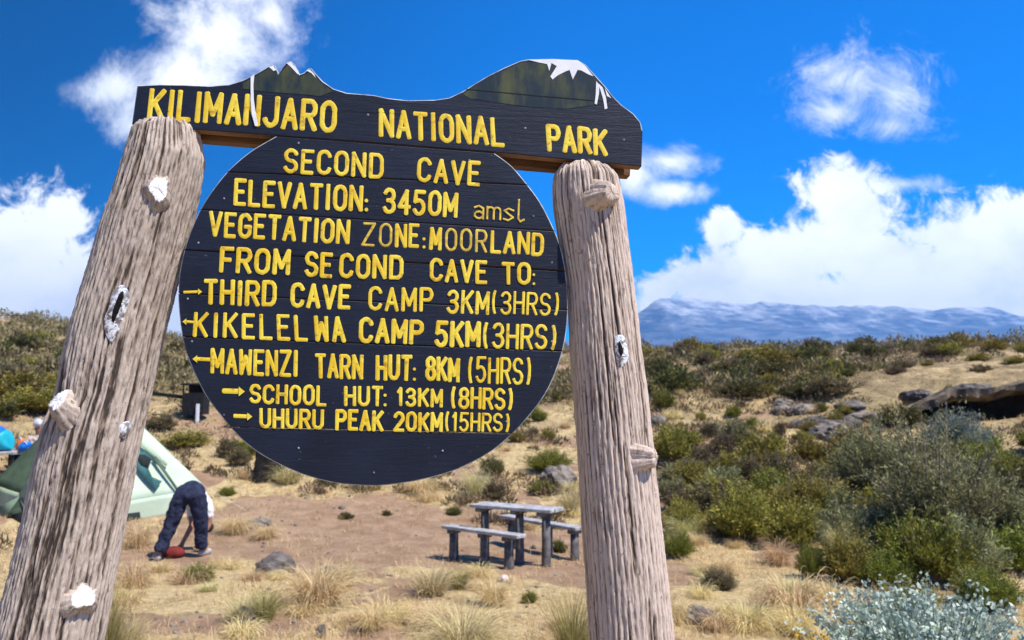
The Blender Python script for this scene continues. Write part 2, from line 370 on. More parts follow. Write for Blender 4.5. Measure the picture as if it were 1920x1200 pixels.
ctr = len(V); V = np.vstack([V, [[0, 0, float(hz(0.01, 0.01))]]])
F = np.vstack([F, np.stack([np.arange(na), np.full(na, ctr), (np.arange(na) + 1) % na, (np.arange(na) + 1) % na], 1)[:0]])
dm = np.concatenate([dirt_mask(X.ravel(), Y.ravel()), [0]])
def ground_mat():
    m, B, pr, out = new_mat('moorland_ground')
    at_ = B.n('ShaderNodeAttribute'); at_.attribute_name = 'tint'
    p = objco(B); n1 = B.noise(p, 2.2, 7, 0.65, 0.2); n2 = B.noise(p, 14, 8, 0.7, 0.3); n3 = B.noise(objco(B, (1, 3, 1)), 30, 6, 0.7)
    dirt = B.mix(B.step(n1, 0.35, 0.65), (0.36, 0.225, 0.137), (0.49, 0.33, 0.21))
    dirt = B.mix(B.step(n2, 0.55, 0.75, 0, 0.6), dirt, (0.52, 0.39, 0.27))
    dirt = B.mix(B.step(B.noise(p, 6.5, 8, 0.75, 0.5), 0.55, 0.72, 0, 0.42), dirt, (0.20, 0.125, 0.085))
    dirt = B.mix(B.step(B.noise(p, 34, 3, 0.5), 0.63, 0.70, 0, 0.8), dirt, (0.13, 0.095, 0.075))
    straw = B.mix(B.step(n2, 0.35, 0.65), (0.52, 0.38, 0.185), (0.76, 0.59, 0.32))
    straw = B.mix(B.step(n3, 0.55, 0.75, 0, 0.7), straw, (0.78, 0.61, 0.36))
    straw = B.mix(B.step(n1, 0.52, 0.66, 0, 0.6), straw, (0.22, 0.165, 0.095))
    straw = B.mix(B.step(B.noise(p, 5.5, 8, 0.75, 0.4), 0.54, 0.68, 0, 0.5), straw, (0.20, 0.15, 0.09))
    # far slopes carry olive ground cover
    ln = B.v('LENGTH', p)
    far = B.step(ln, 14.5, 30.0)
    olive = B.mix(B.step(n2, 0.4, 0.65), (0.13, 0.105, 0.05), (0.34, 0.26, 0.135))
    straw = B.mix(B.m('MULTIPLY', far, B.step(B.noise(p, 0.45, 8, 0.68), 0.36, 0.56)), straw, olive)
    c = B.mix(B.step(B.m('ADD', at_.outputs['Fac'], B.m('MULTIPLY', B.m('SUBTRACT', n2, 0.5), 0.6)), 0.35, 0.65), straw, dirt)
    B.setin(pr, 'Base Color', c); pr.inputs['Roughness'].default_value = 0.95; pr.inputs['Specular IOR Level'].default_value = 0.1
    bump(B, pr, B.m('ADD', n2, B.m('MULTIPLY', n3, 0.5)), 0.8, 0.09)
    return m
M['ground'] = ground_mat()
tag(link_mesh('ground', np_mesh('ground', V, F, M['ground'], True, dm)), kind='structure')

# mountain far behind, snow streaked, its crest painted white for the cloud on it
def mountain():
    nx, ny = 420, 120
    xs = np.linspace(-700, 4200, nx); ys = np.linspace(2500, 4100, ny)
    Xm, Ym = np.meshgrid(xs, ys)
    rowpx = [1100, 1195, 1240, 1300, 1330, 1400, 1470, 1540, 1600, 1680, 1750, 1800, 1860, 1920, 2050, 2400, 2900]
    rowpy = [640, 588, 560, 556, 562, 566, 562, 572, 574, 576, 580, 577, 576, 590, 610, 640, 660]
    px = 960 + FPX * xs / 3300.0
    top = np.interp(px, rowpx, [2 + 3300 * (760 - q) / FPX for q in rowpy])
    prof = 1 - np.abs((Ym - 3300) / 780.0); prof = np.clip(prof, 0, 1) ** 1.15
    ridg = 1 - np.abs(2 * fbm(Xm * 0.0042 - Ym * 0.0030, Ym * 0.0010 + Xm * 0.0006, 4, 71) - 0.95)
    big = fbm(Xm * 0.0016, Ym * 0.0014 + 3, 3, 79)
    Zm = (top[None, :] + 10) * prof * (0.86 + 0.09 * ridg + 0.10 * big) + (fbm(Xm * 0.02, Ym * 0.02, 3, 77) - 0.44) * 9 * prof - 30 * (1 - prof)
    Vm = np.stack([Xm.ravel(), Ym.ravel(), Zm.ravel()], 1)
    i, j = np.meshgrid(np.arange(ny - 1), np.arange(nx - 1), indexing='ij')
    Fm = np.stack([i * nx + j, i * nx + j + 1, (i + 1) * nx + j + 1, (i + 1) * nx + j], -1).reshape(-1, 4)
    m, B, pr, out = new_mat('mountain_rock_snow_cloud')
    p = objco(B, (0.0022, 0.0022, 0.006)); g = B.n('ShaderNodeNewGeometry'); s = B.n('ShaderNodeSeparateXYZ'); B.t.links.new(g.outputs['Position'], s.inputs[0])
    h = B.m('DIVIDE', s.outputs[2], 450.0)
    rot = B.n('ShaderNodeVectorRotate', rotation_type='Y_AXIS'); B.t.links.new(g.outputs['Position'], rot.inputs['Vector']); rot.inputs['Angle'].default_value = R(-24)
    n = B.noise(B.v('MULTIPLY', rot.outputs[0], (0.0034, 0.0020, 0.0085)), 1.5, 11, 0.72, 0.9); n2 = B.noise(objco(B, (0.004, 0.004, 0.02)), 2.0, 8, 0.7, 0.8)
    f = B.m('ADD', B.m('MULTIPLY', h, 0.85), B.m('ADD', B.m('MULTIPLY', n, 1.15), B.m('MULTIPLY', n2, 0.45)))
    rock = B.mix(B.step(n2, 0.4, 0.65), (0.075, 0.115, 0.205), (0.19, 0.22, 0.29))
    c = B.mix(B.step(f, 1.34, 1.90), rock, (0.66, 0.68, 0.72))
    B.setin(pr, 'Base Color', c); pr.inputs['Roughness'].default_value = 0.9; pr.inputs['Specular IOR Level'].default_value = 0.1
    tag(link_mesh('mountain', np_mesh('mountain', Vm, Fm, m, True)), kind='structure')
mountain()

# ---------------------------------------------------------------- the sign
YAW = R(6.0)
S0 = at(700, 560, 2.0)
SU = np.array([math.cos(YAW), math.sin(YAW), 0.0]); SN = np.array([math.sin(YAW), -math.cos(YAW), 0.0]); SV = np.array([0, 0, 1.0])
def on_sign(px, py, w=0.0):
    """point of the sign plane (w metres in front of the board face) under a picture position"""
    d = ray(px, py); q = S0 + SN * w; t = np.dot(q - EYE, SN) / np.dot(d, SN); return EYE + d * t
def uv(px, py):
    p = on_sign(px, py) - S0; return np.array([np.dot(p, SU), np.dot(p, SV)])
def xyz(u, v, w=0.0): return S0 + SU * u + SV * v + SN * w

sign = empty('wooden_sign', tuple(xyz(0, -1.6)))
tag(sign, 'black wooden park sign with yellow lettering, round board and peaked header between two log posts', 'sign')
SX0 = -Vector(sign.location)
def sub(name, me, parent):
    o = bpy.data.objects.new(name, me); COL.objects.link(o); o.parent = parent
    return o
def sign_part(name, me, parent=None):
    o = bpy.data.objects.new(name, me); COL.objects.link(o); o.parent = parent or sign
    if parent is None: o.location = SX0
    return o

def slab(bm, poly, w0, w1, bev, outer, mi_front=0, mi_side=1, jitter=0.0):
    """poly: uv outline (ccw); outer[i]: edge i -> i+1 wears the pale edge paint"""
    n = len(poly); poly = [np.array(p) for p in poly]
    ins = []
    for i in range(n):
        a, p, c = poly[i - 1], poly[i], poly[(i + 1) % n]
        e1 = (p - a) / (np.linalg.norm(p - a) + 1e-9); e2 = (c - p) / (np.linalg.norm(c - p) + 1e-9)
        n1 = np.array([-e1[1], e1[0]]); n2 = np.array([-e2[1], e2[0]]); k = n1 + n2; k = k / max(0.35, 1 + np.dot(n1, n2))
        ins.append(p + k * bev)
    f = [bm.verts.new(xyz(*q, w0)) for q in ins]; s = [bm.verts.new(xyz(*q, w0 - bev * 0.8)) for q in poly]; k = [bm.verts.new(xyz(*q, w1)) for q in poly]
    ff = bm.faces.new(f); ff.material_index = mi_front
    bk = bm.faces.new(k[::-1]); bk.material_index = mi_front
    for i in range(n):
        j = (i + 1) % n
        for A_, B_ in ((f, s), (s, k)):
            q = bm.faces.new([A_[i], A_[j], B_[j], B_[i]]); q.material_index = mi_side if outer[i] else (mi_front if A_ is f else 2)
    return ff
# round board
DISC = [(518, 255), (475, 280), (441, 307), (412, 338), (379, 386), (356, 437), (343, 478), (335, 525), (335, 575), (341, 626), (350, 664), (365, 701), (386, 742), (416, 782), (447, 818), (483, 848), (528, 873), (575, 892), (630, 906), (697, 911),
        (755, 906), (810, 895), (860, 879), (914, 851), (947, 826), (976, 798), (1004, 765), (1028, 729), (1047, 684), (1058, 645), (1063, 610), (1065, 570), (1061, 514), (1051, 464), (1037, 426), (1013, 379), (985, 341), (958, 310), (927, 287)]
disc = [uv(*p) for p in catmull(DISC, 4, False)]
SEAMS = [((430, 322), (1000, 347)), ((380, 393), (1037, 433)), ((345, 468), (1062, 508)), ((335, 550), (1065, 581)), ((340, 631), (1055, 658)), ((430, 801), (955, 813))]
seams = [(uv(*a), uv(*c)) for a, c in SEAMS]
def clip(poly, a, c, keep_above, gap):
    e = (c - a) / np.linalg.norm(c - a); nn = np.array([-e[1], e[0]])
    sd = [(np.dot(p - a, nn) if keep_above else -np.dot(p - a, nn)) - gap for p in poly]
    out = []
    for i in range(len(poly)):
        j = (i + 1) % len(poly)
        if sd[i] >= 0: out.append(poly[i])
        if (sd[i] >= 0) != (sd[j] >= 0):
            t = sd[i] / (sd[i] - sd[j]); out.append(poly[i] + (poly[j] - poly[i]) * t)
    return out
round_root = None
bm = bmesh.new()
for k in range(len(seams) + 1):
    pl = disc[:]
    if k > 0: pl = clip(pl, *seams[k - 1], False, 0.0009)
    if k < len(seams): pl = clip(pl, *seams[k], True, 0.0009)
    q = [pl[0]]
    for p in pl[1:]:
        if np.linalg.norm(p - q[-1]) > 0.0015: q.append(p)
    pl = q
    ar = sum(pl[i][0] * pl[(i + 1) % len(pl)][1] - pl[(i + 1) % len(pl)][0] * pl[i][1] for i in range(len(pl)))
    if ar < 0: pl = pl[::-1]
    outer = []
    for i in range(len(pl)):
        m_ = (pl[i] + pl[(i + 1) % len(pl)]) / 2
        dmin = 9
        for (a, c) in seams + [(disc[0], disc[-1])]:
            e = (c - a) / np.linalg.norm(c - a); dmin = min(dmin, abs(np.dot(m_ - a, np.array([-e[1], e[0]]))))
        outer.append(dmin > 0.0016)
    dz = rnd.uniform(-0.0012, 0.0012)
    slab(bm, pl, dz, -0.032, 0.0021, outer)
rboard = sign_part('round_board', bm_mesh('round_board', bm, [M['board'], M['trim'], M['underside']]))

# header with the two painted peaks on top
TOP = [(257, 160), (300, 158), (345, 159), (395, 161), (430, 158), (455, 150), (480, 138), (500, 126), (510, 121), (517, 124), (522, 137), (529, 126), (538, 115), (545, 114), (553, 121), (562, 139), (570, 136), (578, 128), (584, 128), (592, 138), (605, 152), (625, 166), (650, 174), (700, 178), (728, 184), (765, 188), (815, 187), (842, 183), (868, 171), (890, 157), (915, 142), (945, 127), (975, 114), (990, 111), (1035, 110), (1083, 112), (1098, 121), (1118, 143), (1136, 163), (1150, 181), (1166, 197), (1188, 213), (1201, 229), (1205, 245)]
BOT = [(1203, 312), (1045, 297), (925, 285), (720, 269), (518, 254), (370, 243), (247, 232)]
hp = [uv(*p) for p in TOP + BOT]
hout = [i < len(TOP) - 1 or i == len(hp) - 1 for i in range(len(hp))]
hp = hp[::-1]; hout = hout[::-1]; hout = hout[1:] + hout[:1]
bm = bmesh.new(); slab(bm, hp, 0.0, -0.034, 0.0022, hout)
header = sign_part('header_board', bm_mesh('header_board', bm, [M['board'], M['trim'], M['underside']]))
def box_uv(bm, corners, w0, w1):
    v = [bm.verts.new(xyz(*uv(*p), w)) for w in (w0, w1) for p in corners]
    for f in ((0, 1, 2, 3), (7, 6, 5, 4), (0, 4, 5, 1), (1, 5, 6, 2), (2, 6, 7, 3), (3, 7, 4, 0)): bm.faces.new([v[i] for i in f])
bm = bmesh.new(); box_uv(bm, ((262, 180), (1196, 258), (1192, 317), (255, 238)), -0.062, -0.098)
sign_part('back_rail', bm_mesh('back_rail', bm, M['underside']))
bm = bmesh.new()
for x0, x1 in ((262, 330), (520, 640), (820, 930), (1090, 1160)):
    y = lambda x: 232 + (x - 247) * 0.0837
    box_uv(bm, ((x0, y(x0) - 40), (x1, y(x1) - 40), (x1, y(x1) - 3), (x0, y(x0) - 3)), -0.036, -0.060)
sign_part('spacer_block', bm_mesh('spacer_block', bm, M['dark_wood']))

# flat painted shapes on the header: peak washes, snow caps, drips
def flat_shape(bm, pts, w, mi=0):
    v = [bm.verts.new(on_sign(*p, w)) for p in pts]; f = bm.faces.new(v); f.material_index = mi
PEAKS = [[(455, 156), (480, 143), (506, 127), (514, 128), (522, 142), (531, 131), (541, 120), (550, 124), (562, 144), (572, 140), (581, 133), (590, 142), (604, 157), (624, 171), (600, 180), (560, 176), (500, 172), (455, 166)],
         [(868, 176), (890, 162), (915, 147), (945, 132), (977, 118), (1035, 115), (1082, 117), (1096, 126), (1116, 148), (1134, 168), (1148, 186), (1120, 196), (1060, 204), (990, 200), (930, 192), (880, 184)]]
for p in PEAKS:
    bm = bmesh.new(); flat_shape(bm, p, 0.0005); sub('peak_painting', bm_mesh('peak_painting', bm, M['peak']), header)
SNOW = [[(990, 112), (1035, 111), (1083, 113), (1097, 123), (1113, 143), (1104, 140), (1090, 132), (1083, 131), (1074, 149), (1068, 131), (1060, 134), (1046, 141), (1036, 149), (1032, 143), (1044, 124), (1034, 118), (1030, 133), (1026, 120), (1010, 117)],
        [(1118, 152), (1124, 160), (1123, 176), (1119, 196), (1115, 194), (1117, 178)],
        [(1122, 156), (1130, 164), (1136, 182), (1139, 203), (1134, 205), (1131, 186)],
        [(1134, 165), (1146, 184), (1138, 180)],
        [(504, 125), (512, 123), (518, 131), (513, 133)], [(537, 118), (545, 116), (553, 125), (562, 139), (558, 139), (546, 126)], [(574, 132), (581, 130), (589, 138), (592, 146), (584, 137)],
        [(470, 144), (477, 140), (475, 160), (476, 188), (480, 215), (484, 236), (478, 236), (472, 214), (470, 188)]]
for p in SNOW:
    bm = bmesh.new(); flat_shape(bm, p, 0.0032 if p is SNOW[-1] else 0.0012); sub('snow_cap', bm_mesh('snow_cap', bm, M['snow_paint']), header)
bm = bmesh.new(); flat_shape(bm, [(872, 166.2), (1000, 178), (1140, 190), (1140, 191.6), (1000, 179.8), (872, 167.6)], 0.0009)
flat_shape(bm, [(640, 206), (760, 213), (760, 213.8), (640, 206.8)], 0.0009)
sub('plank_seam', bm_mesh('plank_seam', bm, M['seam']), header)

NAILS = [(300, 215), (690, 215), (985, 240), (1170, 262), (560, 268), (880, 300), (420, 372), (1000, 405), (372, 455), (1035, 492), (352, 560), (1045, 570), (360, 640), (1035, 640), (420, 778), (950, 790), (701, 886), (560, 840), (830, 845)]
for k, p in enumerate(NAILS):
    bm = bmesh.new(); c_ = on_sign(p[0], p[1], .0012); v = [on_sign(p[0] + 2.0 * math.cos(a), p[1] + 2.0 * math.sin(a), .0004) for a in [i * math.pi / 4 for i in range(8)]]
    c_ = bm.verts.new(c_); v = [bm.verts.new(q) for q in v]
    for i in range(8): bm.faces.new([c_, v[i], v[(i + 1) % 8]])
    sub('nail_head', bm_mesh('nail_head', bm, M['nail'], True), header if k < 4 else rboard)
# stroke lettering
def arc(cx, cy, rx, ry, a0, a1, n=9): return [(cx + rx * math.cos(R(a0 + (a1 - a0) * i / n)), cy + ry * math.sin(R(a0 + (a1 - a0) * i / n))) for i in range(n + 1)]
def oval(x0, x1, y0=0.0, y1=1.0, r=0.30):
    cx = (x0 + x1) / 2; rx = (x1 - x0) / 2
    return arc(cx, y1 - r, rx, r, 0, 180) + arc(cx, y0 + r, rx, r, 180, 360) + [(x1, y1 - r)]
G = {
 'A': [[(0, 0), (.5, 1), (1, 0)], [(.2, .32), (.8, .32)]],
 'C': [arc(.5, .72, .5, .28, 15, 180) + arc(.5, .28, .5, .28, 180, 345)],
 'D': [[(0, 0), (0, 1), (.55, 1)] + arc(.55, .7, .45, .3, 90, 0) + arc(.55, .3, .45, .3, 0, -90) + [(0, 0)]],
 'E': [[(1, 1), (0, 1), (0, 0), (1, 0)], [(0, .52), (.8, .52)]],
 'F': [[(1, 1), (0, 1), (0, 0)], [(0, .5), (.8, .5)]],
 'G': [arc(.5, .72, .5, .28, 20, 180) + arc(.5, .28, .5, .28, 180, 360) + [(1, .46), (.55, .46)]],
 'H': [[(0, 0), (0, 1)], [(1, 0), (1, 1)], [(0, .5), (1, .5)]],
 'I': [[(.5, 0), (.5, 1)]],
 'J': [[(1, 1), (1, .28)] + arc(.5, .28, .5, .28, 0, -165)],
 'K': [[(0, 0), (0, 1)], [(1, 1), (.05, .42)], [(.32, .58), (1, 0)]],
 'L': [[(0, 1), (0, 0), (1, 0)]],
 'M': [[(0, 0), (0, 1), (.5, .25), (1, 1), (1, 0)]],
 'N': [[(0, 0), (0, 1), (1, 0), (1, 1)]],
 'O': [oval(0, 1)], '0': [oval(0, 1)],
 'P': [[(0, 0), (0, 1), (.6, 1)] + arc(.6, .74, .4, .26, 90, -90) + [(0, .48)]],
 'R': [[(0, 0), (0, 1), (.6, 1)] + arc(.6, .74, .4, .26, 90, -90) + [(0, .48)], [(.5, .48), (1, 0)]],
 'S': [arc(.5, .75, .48, .25, 20, 180, 8) + arc(.5, .75, .48, .25, 180, 250, 4) + arc(.5, .25, .5, .25, 70, 0, 4) + arc(.5, .25, .5, .25, 0, -160, 8)],
 'T': [[(0, 1), (1, 1)], [(.5, 1), (.5, 0)]],
 'U': [[(0, 1), (0, .28)] + arc(.5, .28, .5, .28, 180, 360) + [(1, 1)]],
 'V': [[(0, 1), (.5, 0), (1, 1)]],
 'W': [[(0, 1), (.08, 0), (.5, .75), (.92, 0), (1, 1)]],
 'Z': [[(0, 1), (1, 1), (0, 0), (1, 0)]],
 '1': [[(0, .78), (.6, 1), (.6, 0)]],
 '2': [arc(.5, .72, .5, .28, 165, -20) + [(0, 0), (1, 0)]],
 '3': [arc(.5, .76, .45, .24, 160, -90) + [(.35, .52)], [(.5, .52)] + arc(.5, .26, .5, .26, 90, -160)],
 '4': [[(.72, 0), (.72, 1), (0, .3), (1, .3)]],
 '5': [[(.95, 1), (.12, 1), (.05, .55), (.4, .62)] + arc(.45, .31, .5, .31, 80, -155)],
 '8': [oval(.06, .94, .52, 1, .22), oval(0, 1, 0, .52, .24)],
 '(': [arc(1.0, .5, 1.0, .62, 125, 235)], ')': [arc(0, .5, 1.0, .62, 55, -55)],
 'a': [[(.1, .50), (.5, .58), (.9, .48), (.9, 0)], arc(.5, .16, .42, .16, 0, 360)],
 'm': [[(0, 0), (0, .55)], [(0, .45)] + arc(.25, .4, .25, .14, 150, 0, 5) + [(.5, 0)], [(.5, .4)] + arc(.75, .4, .25, .14, 180, 0, 5) + [(1, 0)]],
 's': [[(.95, .48), (.5, .56), (.1, .45), (.5, .3), (.95, .15), (.5, .0), (.05, .06)]],
 'l': [[(.2, 1.0), (.2, .1), (.5, -.04), (1, .06)]],
}
WD = {'I': .22, 'M': 1.15, 'W': 1.1, 'L': .85, 'E': .86, 'F': .86, '1': .45, '(': .42, ')': .42, 'm': 1.25, 'l': .7, 'J': .95, 'T': .95}
def ribbon(Vv, Ff, pts, th, hgt=0.0006):
    pts = [np.array(p, float) for p in pts]
    for i in range(1, len(pts) - 1):
        e1, e2 = pts[i] - pts[i - 1], pts[i + 1] - pts[i]
        if np.dot(e1, e2) < 0.35 * np.linalg.norm(e1) * np.linalg.norm(e2):
            ribbon(Vv, Ff, pts[:i + 1], th, hgt); ribbon(Vv, Ff, pts[i:], th * 0.985, hgt * 0.93); return
    q = [pts[0]]
    for p in pts[1:]:
        if np.linalg.norm(p - q[-1]) > 0.4: q.append(p)
    pts = q
    if len(pts) < 2: return
    closed = np.linalg.norm(pts[0] - pts[-1]) < 0.5 * th and len(pts) > 4
    if not closed:
        e0 = (pts[0] - pts[1]) / np.linalg.norm(pts[0] - pts[1]); e1 = (pts[-1] - pts[-2]) / np.linalg.norm(pts[-1] - pts[-2])
        pts = [pts[0] + e0 * th * 0.42, pts[0] + e0 * th * 0.22] + pts + [pts[-1] + e1 * th * 0.22, pts[-1] + e1 * th * 0.42]
    n = len(pts); base = len(Vv)
    for i in range(n):
        a = pts[i - 1] if i > 0 else (pts[-2] if closed else pts[i]); c = pts[i + 1] if i < n - 1 else (pts[1] if closed else pts[i])
        e1 = pts[i] - a; e2 = c - pts[i]
        e1 = e1 / np.linalg.norm(e1) if np.linalg.norm(e1) > 1e-6 else e2 / np.linalg.norm(e2)
        e2 = e2 / np.linalg.norm(e2) if np.linalg.norm(e2) > 1e-6 else e1
        n1 = np.array([-e1[1], e1[0]]); n2 = np.array([-e2[1], e2[0]]); k = (n1 + n2) / max(0.42, 1 + np.dot(n1, n2))
        f = 1.0
        if not closed and i in (0, n - 1): f = 0.55
        wob = 1 + 0.09 * math.sin(i * 2.1 + pts[i][0] * 0.13)
        for s, w in ((-1, 0.0003), (-.72, 0.75), (-.25, 1.0), (.25, 1.0), (.72, .75), (1, 0.0003)):
            ww = 0.0004 + hgt * (w if w > .01 else 0) * f
            p = pts[i] + k * (s * th * 0.5 * f * wob); Vv.append(on_sign(p[0], p[1], ww))
    for i in range(n - 1):
        for s in range(5):
            Ff.append((base + i * 6 + s, base + i * 6 + s + 1, base + (i + 1) * 6 + s + 1, base + (i + 1) * 6 + s))
def word(parent, text, TL, TR, BL, BR, th=0.165, mat='letter', gap=0.58):
    Vv, Ff = [], []
    TL, TR, BL, BR = [np.array(p, float) for p in (TL, TR, BL, BR)]
    H = np.linalg.norm(TL - BL); tpx = th * H * 1.02
    # stroke centres sit half a stroke inside the measured box
    tot = sum(WD.get(c, 1) for c in text) + gap * (len(text) - 1); x = 0
    Wd = np.linalg.norm(BR - BL); mx = tpx * 0.5 / Wd; my = 0.5 * th * 0.9
    for c in text:
        w = WD.get(c, 1); jx, jy = rnd.uniform(-.006, .006), rnd.uniform(-.02, .02)
        for st in G[c]:
            pts = []
            for (gx, gy) in st:
                X_ = mx + (1 - 2 * mx) * (x + gx * w) / tot + jx * 0.2; Y_ = my + (1 - 2 * my) * gy + jy
                lo = BL + (BR - BL) * X_; hi = TL + (TR - TL) * X_; pts.append(lo + (hi - lo) * Y_)
            ribbon(Vv, Ff, pts, tpx)
        x += w + gap
    o = sub('lettering', np_mesh('lettering', Vv, Ff, M[mat], True), parent)
    return o
def dots(parent, *pts, r=3.6):
    bm = bmesh.new()
    for p in pts:
        v = [on_sign(p[0] + r * math.cos(a), p[1] + r * math.sin(a), 0.0012) for a in [i * math.pi / 4 for i in range(8)]]
        bm.faces.new([bm.verts.new(q) for q in v])
    sub('colon', bm_mesh('colon', bm, M['letter']), parent)
def arrow(parent, x0, x1, y0, y1, hw, th):
    Vv, Ff = [], []
    ribbon(Vv, Ff, [(x0, y0), (x1 - np.sign(x1 - x0) * hw * 0.9, y1)], th)
    o = sub('arrow', np_mesh('arrow', Vv, Ff, M['letter'], True), parent)
    bm = bmesh.new(); s = np.sign(x1 - x0)
    flat_shape(bm, [(x1, y1), (x1 - s * hw * 1.25, y1 - hw), (x1 - s * hw * 1.25, y1 + hw)], 0.0026)
    sub('arrow_head', bm_mesh('arrow_head', bm, M['letter']), o)
H_, D_ = header, rboard
word(H_, 'KILIMANJARO', (281, 164), (633, 189), (275, 223), (630, 249), 0.155)
word(H_, 'NATIONAL', (710, 203), (944, 221), (710, 257), (947, 276), 0.155)
word(H_, 'PARK', (1023, 232), (1139, 243), (1026, 284), (1140, 293), 0.165)
word(D_, 'SECOND', (533, 277), (720, 288), (530, 323), (719, 336), 0.155)
word(D_, 'CAVE', (783, 295), (902, 303), (781, 341), (900, 350), 0.155)
word(D_, 'ELEVATION', (439, 335), (682, 348), (437, 386), (680, 397), 0.15)
dots(D_, (687, 376), (687, 393))
word(D_, '3450M', (718, 352), (860, 361), (716, 401), (858, 408), 0.15)
word(D_, 'amsl', (887, 366), (986, 374), (886, 410), (984, 416), 0.085, 'letter_worn', 0.3)
word(D_, 'VEGETATION', (392, 396), (658, 412), (390, 444), (655, 458), 0.155)
word(D_, 'ZO', (681, 416), (736, 418), (677, 460), (735, 463), 0.105, 'letter_worn')
word(D_, 'NE', (741, 418), (787, 420), (740, 463), (786, 465), 0.15)
dots(D_, (795, 448), (795, 463), r=3)
word(D_, 'M', (807, 425), (829, 426), (804, 468), (828, 470), 0.16)
word(D_, 'OOR', (835, 427), (914, 431), (834, 470), (913, 474), 0.11, 'letter_worn')
word(D_, 'LAND', (920, 431), (1021, 437), (919, 474), (1019, 480), 0.155)
word(D_, 'FROM', (413, 462), (546, 468), (410, 511), (543, 517), 0.165)
word(D_, 'SE', (572, 470), (625, 474), (570, 518), (623, 521), 0.16)
word(D_, 'COND', (637, 474), (757, 480), (635, 521), (756, 525), 0.16)
word(D_, 'CAVE', (806, 484), (914, 488), (805, 528), (914, 532), 0.16)
word(D_, 'TO', (940, 491), (996, 493), (941, 533), (995, 535), 0.165)
dots(D_, (1001, 515), (1001, 532), r=2.6)
arrow(D_, 346, 379, 548, 547, 6, 5.5)
word(D_, 'THIRD', (382, 524), (520, 526), (381, 572), (518, 575), 0.165)
word(D_, 'CAVE', (545, 530), (659, 535), (544, 577), (657, 581), 0.165)
word(D_, 'CAMP', (691, 537), (813, 540), (690, 582), (812, 586), 0.145)
word(D_, '3KM', (838, 543), (919, 546), (836, 588), (917, 590), 0.14)
word(D_, '(3HRS)', (923, 545), (1049, 550), (922, 589), (1047, 592), 0.11, 'letter', 0.5)
arrow(D_, 362, 342, 604, 603, 6, 4.5)
word(D_, 'KIKELEL', (364, 585), (575, 590), (361, 632), (578, 640), 0.15, 'letter', 0.72)
word(D_, 'WA', (588, 591), (645, 594), (590, 640), (649, 643), 0.16, 'letter', 0.72)
word(D_, 'CAMP', (673, 594), (796, 601), (672, 643), (794, 646), 0.165)
word(D_, '5KM', (816, 600), (902, 603), (814, 650), (901, 652), 0.165)
word(D_, '(3HRS)', (906, 604), (1044, 610), (905, 653), (1042, 656), 0.12, 'letter', 0.5)
arrow(D_, 391, 361, 674, 673, 7, 7.5)
word(D_, 'MAWENZI', (395, 653), (560, 657), (394, 701), (559, 708), 0.15)
word(D_, 'TARN', (590, 663), (682, 664), (591, 710), (681, 711), 0.15)
word(D_, 'HUT', (704, 665), (774, 665), (704, 713), (772, 714), 0.155)
dots(D_, (777, 692), (777, 711), r=3)
word(D_, '8KM', (797, 668), (863, 671), (797, 714), (862, 717), 0.16)
word(D_, '(5HRS)', (878, 669), (996, 671), (877, 718), (995, 722), 0.11, 'letter', 0.5)
arrow(D_, 420, 459, 733, 734, 9, 9)
word(D_, 'SCHOOL', (468, 720), (613, 722), (467, 756), (612, 762), 0.175)
word(D_, 'HUT', (645, 723), (719, 724), (645, 761), (718, 762), 0.165)
dots(D_, (722, 741), (722, 759), r=3)
word(D_, '13KM', (744, 726), (831, 729), (744, 762), (830, 764), 0.165)
word(D_, '(8HRS)', (846, 725), (962, 728), (845, 766), (961, 769), 0.145, 'letter', 0.5)
arrow(D_, 441, 473, 780, 781, 7.5, 8)
word(D_, 'UHURU', (486, 765), (608, 767), (486, 803), (607, 805), 0.17)
word(D_, 'PEAK', (629, 767), (720, 770), (628, 807), (719, 809), 0.175)
word(D_, '20KM', (738, 771), (831, 774), (737, 809), (830, 811), 0.17)
word(D_, '(15HRS)', (835, 772), (956, 776), (834, 809), (955, 810), 0.13, 'letter', 0.5)

